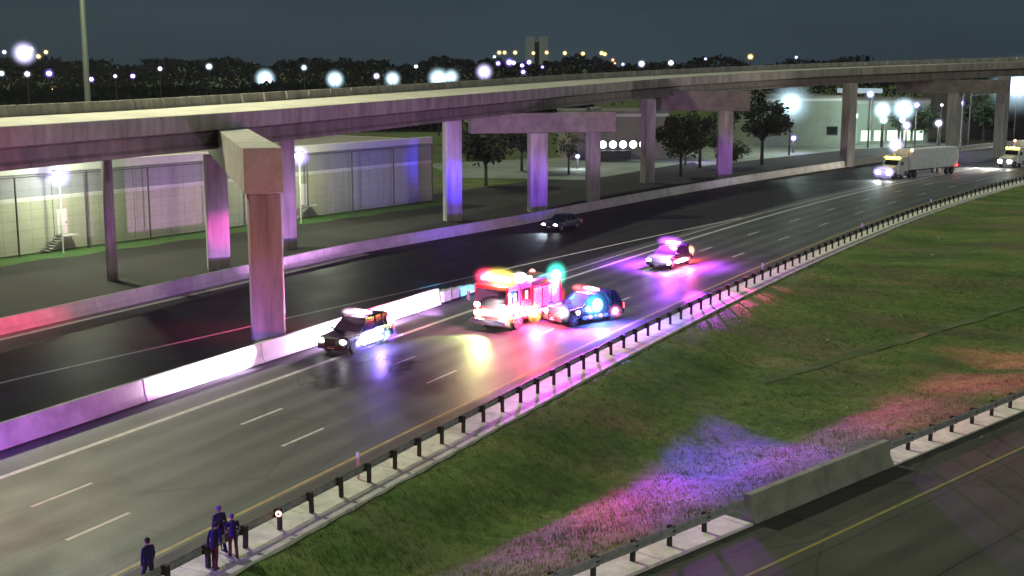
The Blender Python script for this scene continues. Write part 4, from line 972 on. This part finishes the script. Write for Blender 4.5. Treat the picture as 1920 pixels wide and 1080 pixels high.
glare_dome(tr, (0, 0, 1.0), 1.5, (.5, .42, 1), 1.0, 'beacon_dome', (.5, 1.1, .7)); glare_dome(tr, (-2.05, 0, 2.95), 1.1, (1, .65, .05), 1.2, 'beacon_dome', (.5, 1.3, .4))
tr2 = semi('truck with white headlights cut off by the right picture edge', 77.2, 201.0, Vector((-.78, -.62)).normalized(), trail=True)

# ------------------------------------------------------------------ people by the lower guard rail
M_SKIN = mat('skin', (.42, .25, .18), .6)
M_HAIR = mat('dark_hair', (.02, .015, .012), .8)
def skin_mesh(name, pts_, edges, m, parent, sub=1, root=0):
    me = bpy.data.meshes.new(name); me.from_pydata([p[:3] for p in pts_], edges, []); me.materials.append(m)
    o = bpy.data.objects.new(name, me); COL.objects.link(o); o.parent = parent
    sk = o.modifiers.new('skin', 'SKIN'); sk.use_smooth_shade = True
    if not me.skin_vertices: me.attributes  # layer is made below
    return o, me
def person(label, x, y, rz, h, coat, trousers, pose):
    t = thing('person', label, 'person', (x, y, pose.get('z', .0)), rz, None)
    k = h / 1.75; ln = pose.get('lean', 0); st = pose.get('stride', .15)
    def P3(a, b, c): return Vector((a * k + ln * max(0, c - .9) * k, b * k, c * k))
    hip = P3(0, 0, .95); chest = P3(0, 0, 1.30); neck = P3(0, 0, 1.48); head = P3(.02, 0, 1.62)
    def chain(mb, pts_, rs, n=8):
        rings = []
        for i, p in enumerate(pts_):
            d = (pts_[min(i + 1, len(pts_) - 1)] - pts_[max(i - 1, 0)]).normalized(); q = d.to_track_quat('Z', 'Y')
            r_ = rs[i]; ra, rb = (r_ if isinstance(r_, tuple) else (r_, r_))
            rings.append([p + q @ Vector((ra * k * math.cos(2 * math.pi * j / n), rb * k * math.sin(2 * math.pi * j / n), 0)) for j in range(n)])
        mb.loft(rings)
    # body: one continuous surface, fused by a voxel remesh
    mb = MB()
    chain(mb, [hip, P3(0, 0, 1.1), chest, P3(0, 0, 1.42), neck, P3(.01, 0, 1.54)], [(.11, .15), (.10, .135), (.115, .175), (.09, .15), (.06, .065), (.055, .055)])
    mb.ico(tuple(head), .098 * k, 2, (1, .82, 1.2)); mb.ico(tuple(head + Vector((.1, 0, -.005)) * k), .018 * k, 1)
    for s_ in (-1, 1): mb.ico(tuple(head + Vector((0, s_ * .085, 0)) * k), .025 * k, 1, (1, .5, 1.3))
    legs = MB(); arms = MB(); shoes = MB()
    for s_ in (-1, 1):
        fx = s_ * st; hp = P3(0, s_ * .09, .93); kn = P3(fx * .5 + .05, s_ * .10, .50); an = P3(fx, s_ * .10, .09)
        chain(mb, [hp, kn, an], [.075, .05, .038]); chain(legs, [hp + Vector((0, 0, .06 * k)), hp, (hp + kn) / 2, kn, (kn + an) / 2, an + Vector((0, 0, -.03 * k))], [.10, .105, .085, .07, .068, .06])
        sh = P3(0, s_ * .19, 1.40); el = P3(*(pose['el'][0 if s_ < 0 else 1])); wr = P3(*(pose['wr'][0 if s_ < 0 else 1]))
        chain(mb, [sh, el, wr], [.045, .035, .026]); chain(arms, [sh + Vector((0, -s_ * .05 * k, .02 * k)), sh, (sh + el) / 2, el, wr], [.06, .072, .06, .052, .042])
        hdv = (wr - el).normalized(); sd_ = Vector((0, s_, 0)); up = hdv.cross(sd_).normalized()
        pm_ = wr + hdv * .06 * k; chain(mb, [wr, pm_, wr + hdv * .09 * k], [.026, (.018, .042), (.015, .042)])
        for q, L_ in enumerate((.065, .08, .075, .055)):
            b_ = wr + hdv * .09 * k + up * (.03 - q * .02) * k; chain(mb, [b_, b_ + hdv * L_ * .55 * k, b_ + hdv * L_ * .85 * k - sd_ * .02 * k], [.010, .009, .007], 5)
        b_ = wr + hdv * .03 * k + up * .03 * k; chain(mb, [b_, b_ + (hdv + up).normalized() * .035 * k, b_ + (hdv * 1.4 + up * .6).normalized() * .06 * k], [.012, .010, .008], 5)
        shoes.box(tuple(an + Vector((.06, 0, -.045)) * k), (.28 * k, .10 * k, .09 * k))
    b = mb.build('body', M_SKIN, t, smooth=True)
    rm = b.modifiers.new('remesh', 'REMESH'); rm.mode = 'VOXEL'; rm.voxel_size = .012 * k; rm.use_smooth_shade = True
    jk = MB(); chain(jk, [P3(0, 0, .82), P3(0, 0, 1.0), P3(0, 0, 1.15), chest, P3(0, 0, 1.43), P3(0, 0, 1.5)], [(.145, .195), (.14, .185), (.13, .17), (.145, .21), (.11, .18), (.07, .08)], 12)
    jk.v += []; n0 = len(jk.v); jk.v += arms.v; jk.uv += arms.uv; jk.f += [tuple(i + n0 for i in f) for f in arms.f]
    j = jk.build('jacket', coat, t, smooth=True); r2 = j.modifiers.new('remesh', 'REMESH'); r2.mode = 'VOXEL'; r2.voxel_size = .022 * k; r2.use_smooth_shade = True
    tr_ = legs.build('trousers', trousers, t, smooth=True)
    shoes.build('shoes', M_RUB, t, bevel=.02)
    hr = MB().ico(tuple(head + Vector((-.018, 0, .03)) * k), .106 * k, 2, (1, .88, 1.08)); hr = hr.build('hair', pose.get('hat', M_HAIR), t, smooth=True)
    return t
M_J1 = mat('deep_violet_jacket', (.035, .010, .10), .85, var=.3, scale=6); M_J2 = mat('indigo_jacket', (.018, .009, .08), .85, var=.3, scale=6)  # dark cloth, blue beacon light painted into its violet
M_J3 = mat('lilac_cap', (.14, .06, .30), .7); M_TR = mat('dark_navy_trousers', (.02, .01, .05), .85); M_TR2 = mat('dark_red_trousers', (.12, .02, .04), .85)  # cap and navy trousers share the painted blue light
down = dict(el=((0, -.27, 1.12), (0, .27, 1.12)), wr=((.08, -.27, .86), (.02, .28, .84)))
person('person in violet jacket and pale cap, tallest of the pair by the rail', -9.70, 40.45, 2.4, 1.62, M_J1, M_TR, dict(down, hat=M_J3, stride=.18))
person('person in indigo jacket close behind the taller one with the pale cap', -9.15, 39.95, 2.0, 1.5, M_J2, M_TR2, dict(down, wr=((.25, -.12, 1.1), (.22, .14, 1.05)), hat=M_J3, lean=.12))
person('person in dark violet coat leaning over the guard rail, left of the pair', -9.55, 38.95, 1.2, 1.55, M_J2, M_TR2, dict(down, lean=.25, stride=.1))
person('person in near black coat alone, cut off by the bottom edge', -11.25, 37.55, 2.6, 1.62, M_J2, M_TR, dict(down, stride=.2))
# little red flare on the rail
t = thing('warning_flare', 'tiny round red and white warning light hung on the guard rail', 'flare', pt(3.75, 6.12, .72))
MB().lathe([(.10, -.03), (.11, 0), (.10, .03)], axis='Y', n=14).build('ring', glow('flare_ring', (1, .45, .38), 4, False), t)
MB().lathe([(.045, -.04), (.045, .04)], axis='Y', n=10).build('hub', M_PLAS, t)

# ------------------------------------------------------------------ emergency and vehicle light
K = 1.0
def veh(t, l): return t.matrix_world @ Vector(l)
bpy.context.view_layer.update()
VIO = (.62, .22, 1.0); MAG = (1.0, .18, .62); BLU = (.10, .12, 1.0); RED = (1.0, .06, .10)
def beam(t, l, target, col, power, spot, blend=1.0, size=.15):
    lo = Vector(l); tg = t.matrix_world.inverted() @ Vector(target); return lamp('beacon_beam', t, lo, col, power, 'SPOT', size, tg, spot, blend)
lamp('light_bar_glow', suv1, (-.6, -1.15, 1.0), (.9, .5, 1), 3500, size=.2)             # between the truck and the barrier
beam(suv1, (2.75, -.5, .9), tuple(pt(21.5, -10.3, .8)), (.9, .62, 1), 330000, 21)
beam(eng, (3.5, -1.5, 1.3), tuple(pt(31, -10.3, .9)), (.85, .40, 1), 150000, 30)
beam(suv1, (-2.7, -.7, .8), tuple(pt(38, -10.3, .7)), (.85, .5, 1), 90000, 34)
beam(suv1, (-2.7, -.7, .8), tuple(pt(35.5, -10.3, .7)), (.8, .45, 1), 16000, 50)
beam(eng, (-2.8, -1.3, 2.4), tuple(pt(47, -10.5, .5)), (.03, .55, 1), 26000, 16)
beam(suv2, (.5, -.5, 2.5), (-4.5, 84, 0), (.55, .10, 1), 22000, 50)
beam(eng, (0, -.8, 3.4), tuple(pt(30, -17.5)), (1, .05, .22), 60000, 30)
beam(eng, (1, -.8, 3.4), tuple(pt(14, -20)), (1, .06, .30), 22000, 16)
beam(eng, (2.9, -1.5, 1.3), tuple(pt(41, -10.3, .9)), (.8, .36, 1), 70000, 30)
lamp('side_light_glow', suv1, (-.2, 1.5, .7), (.30, .18, 1), 700, size=.2)
lamp('light_bar_glow', eng, (3.1, 0, 3.7), (1, .22, .35), 2200, size=.3)
lamp('headlight_beam', eng, (4.1, 0, 1.0), (.75, 1, .28), 2600, 'SPOT', .25, (12, 0, -1), 90)
lamp('ground_glow', eng, (1.0, 1.9, 1.0), (1, .06, .14), 4200, size=.2)
lamp('light_bar_glow', suv2, (0, .0, 2.6), (.20, .07, 1), 1800, size=.3)
lamp('light_bar_down', suv2, (0, 0, 2.8), (.24, .06, 1), 16000, 'SPOT', .3, (0, 0, 0), 140)
lamp('side_beacon_glow', suv2, (-.2, 1.6, 1.1), (.12, .2, 1), 1800, size=.25)
lamp('light_bar_glow', pol3, (0, 0, 2.3), (.40, .05, 1), 3500, size=.3)
lamp('light_bar_down', pol3, (0, 0, 2.6), (.42, .05, 1), 40000, 'SPOT', .3, (0, 0, 0), 140)
lamp('rear_light_glow', pol3, (-3.2, 0, .9), RED, 1400, size=.25)
lamp('side_light_glow', pol3, (0, 1.8, .6), (1, .08, .25), 900, size=.25)
lamp('headlight_beam', sed, (2.5, 0, .7), (.7, .85, 1), 1500, 'SPOT', .15, (10, 0, 0), 60)
lamp('headlight_beam', tr, (.4, 0, 1), (.8, 1, 1), 3500, 'SPOT', .15, (12, 0, 0), 70)
lamp('headlight_beam', tr2, (.4, 0, 1.2), (1, .9, .8), 30000, 'SPOT', .15, (16, -3, 1), 70)
# rotating beacons, each caught mid-sweep: narrow coloured beams over the grass bank and the columns
for tgt, col, pw, sp, src, l in (
    ((8.0, 56.5, -.9), (.15, .03, 1), 230000, 12, suv2, (-.2, .3, 2.3)), ((10.6, 58.5, -.9), (.22, .03, 1), 180000, 12, suv2, (-.2, .3, 2.3)), ((5.6, 54, -.9), (.40, .04, 1), 130000, 9, suv2, (.2, .3, 2.3)),
    ((3.8, 48.6, -.9), (1, .03, .30), 110000, 7, eng, (-3.0, .6, 3.4)), ((2.6, 50.2, -.9), (.8, .05, .9), 60000, 10, eng, (-2.6, .6, 3.4)), ((.6, 47.6, -.9), (.75, .06, .9), 45000, 10, eng, (-2.0, .6, 3.4)), ((-1.2, 43.6, -.6), (.6, .10, 1), 22000, 12, eng, (-1.0, .6, 3.4)),
    ((6.0, 50.5, -.6), (.7, .04, 1), 80000, 9, eng, (-3.0, .6, 3.4)),
    ((13.2, 61.2, -.8), (.6, .05, 1), 150000, 13, pol3, (-.2, .3, 2.1)), ((18.5, 65.6, -.7), (1, .06, .5), 190000, 12, pol3, (-.4, .3, 2.1)), ((24.0, 69.8, -.6), (1, .09, .34), 190000, 12, pol3, (-.6, .3, 2.1)), ((29.5, 74.5, -.6), (1, .14, .30), 170000, 12, pol3, (-.8, .3, 2.1))):
    beam(src, l, tgt, col, pw, sp)
beam(suv2, (.2, .3, 2.3), (3.5, 51.5, -.9), (.5, .06, .9), 32000, 18)
beam(suv2, (-.4, -.3, 2.3), (-6.2, 133, 4), (.05, .03, 1), 420000, 6)
beam(eng, (-1, -.8, 3.4), (-23.4, 101.0, 3), (1, .05, .50), 70000, 7)
beam(eng, (-1.5, -.8, 3.4), (2.8, 141, 3), (.22, .04, 1), 150000, 8)
beam(suv2, (.1, -.2, 2.3), (-14, 148, 5), (.14, .10, 1), 80000, 18, size=.6)
beam(suv2, (-.4, -.3, 2.3), (29.6, 178, 3), (.40, .03, 1), 160000, 5)
# one more patrol car, assumed and added unseen just left of the picture; its beacons colour the near barrier, the big column and the corner of the road
p = pt(-13.5, -5.2)
assumed_suv = copy_tree(suv2); assumed_suv.location = (p.x, p.y, 0); assumed_suv.rotation_euler = (0, 0, math.atan2(-.9, -.43)); assumed_suv['label'] = 'black police sport utility vehicle parked just outside the left edge of the view'
for c in list(assumed_suv.children):
    if c.type == 'LIGHT': bpy.data.objects.remove(c)
bpy.context.view_layer.update()
beam(assumed_suv, (-1, 0, 2.3), tuple(pt(3, -10.3, .5)), (.26, .09, 1), 90000, 26)
beam(assumed_suv, (-1, .2, 2.3), (-13.9, 70.6, 3.0), (.40, .12, .9), 16000, 9)
beam(suv1, (-1.2, -.6, 1.9), (-13.4, 71.8, 3.2), (1, .08, .40), 6000, 50)
beam(assumed_suv, (-1, .4, 2.3), (-27, 85, 1.0), (1, .65, .78), 22000, 9)
beam(assumed_suv, (-2.6, .5, .9), tuple(pt(1.5, -4.5)), (1, .05, .10), 26000, 60)
beam(assumed_suv, (-1, .4, 2.3), tuple(pt(1, 5.8, 1.2)), (.32, .04, 1), 16000, 20)
beam(assumed_suv, (-1, -.4, 2.3), (-30.2, 95, 4), (.7, .10, .9), 40000, 4)
# ------------------------------------------------------------------ grass tufts and litter on the median
def blade_mat():
    m = bpy.data.materials.new('grass_blade'); m.use_nodes = True; nt = m.node_tree; nt.nodes.clear(); L = nt.links
    o = nt.nodes.new('ShaderNodeOutputMaterial'); ms_ = nt.nodes.new('ShaderNodeMixShader'); d = nt.nodes.new('ShaderNodeBsdfDiffuse'); t = nt.nodes.new('ShaderNodeBsdfTranslucent')
    tc = nt.nodes.new('ShaderNodeTexCoord'); n = nt.nodes.new('ShaderNodeTexNoise'); n.inputs['Scale'].default_value = .4; n.inputs['Detail'].default_value = 5; L.new(tc.outputs['Object'], n.inputs[0])
    r = nt.nodes.new('ShaderNodeValToRGB'); r.color_ramp.elements[0].position = .35; r.color_ramp.elements[0].color = (.06, .15, .03, 1); r.color_ramp.elements[1].position = .65; r.color_ramp.elements[1].color = (.17, .18, .07, 1)
    L.new(n.outputs['Fac'], r.inputs[0]); L.new(r.outputs[0], d.inputs[0]); L.new(r.outputs[0], t.inputs[0]); ms_.inputs[0].default_value = .5
    L.new(d.outputs[0], ms_.inputs[1]); L.new(t.outputs[0], ms_.inputs[2]); L.new(ms_.outputs[0], o.inputs[0]); return m
def tufts():
    rnd = random.Random(11); mb = MB(); k = 0
    while k < 34000:
        u = rnd.random() ** 1.5; y = 34 + u * 70; x = rnd.uniform(-12, .62 * y + 10)
        s, o = so(x, y); s2, o2 = so2(x, y)
        if o < 7.1 or o2 > -.9: continue
        k += 1
        z = ground_z(x, y); h = rnd.uniform(.05, .14) * (1 + .8 * noise.noise(Vector((x * .3, y * .3, 9))))
        for q in range(3):
            a = rnd.uniform(0, 6.28); w = rnd.uniform(.008, .022); dx, dy = math.cos(a), math.sin(a); ox, oy = rnd.uniform(-.15, .15), rnd.uniform(-.15, .15)
            mb.v += [(x + ox - dy * w, y + oy + dx * w, z - .02), (x + ox + dy * w, y + oy - dx * w, z - .02), (x + ox + dx * h * .6, y + oy + dy * h * .6, z + h)]; n_ = len(mb.v); mb.f.append((n_ - 3, n_ - 2, n_ - 1))
    mb.uv = [(0, 0)] * len(mb.v)
    tag(mb.build('grass', blade_mat()), 'rough green grass covering the median between the two roads', 'grass', kind='stuff')
tufts()
def litter():
    rnd = random.Random(3)
    base = None
    for i in range(26):
        s = rnd.uniform(-2, 30); o = rnd.choice((rnd.uniform(-9, 3), rnd.uniform(7.4, 10.5)))
        p = pt(s, o); z = ground_z(p.x, p.y) if o > 7 else .01
        mb = MB().box((0, 0, .03), (rnd.uniform(.06, .2), rnd.uniform(.05, .12), .05), rnd.uniform(0, 3))
        ob = mb.build('litter_scrap', mat('pale_debris', (.5, .5, .46), .8), loc=(p.x, p.y, z + .02))
        if base is None: base = ob
        else: ob.data = base.data; ob.rotation_euler = (0, 0, rnd.uniform(0, 3)); ob.scale = [rnd.uniform(.6, 1.6)] * 3
        tag(ob, 'small pale scrap of litter on the road or the grass verge', 'litter', 'scraps of litter scattered over road and verge')
litter()

# ------------------------------------------------------------------ thin haze added for the glow around the lamps
ADDED_HAZE = True
if ADDED_HAZE:
    m = bpy.data.materials.new('damp_night_air'); m.use_nodes = True; nt = m.node_tree; nt.nodes.clear()
    mo = nt.nodes.new('ShaderNodeOutputMaterial'); pv = nt.nodes.new('ShaderNodeVolumePrincipled')
    pv.inputs['Color'].default_value = (.9, .93, 1, 1); pv.inputs['Density'].default_value = .00007; pv.inputs['Anisotropy'].default_value = .35
    nt.links.new(pv.outputs[0], mo.inputs['Volume'])
    tag(MB().box((0, 480, 26), (1400, 1100, 58)).build('haze', m), kind='stuff')
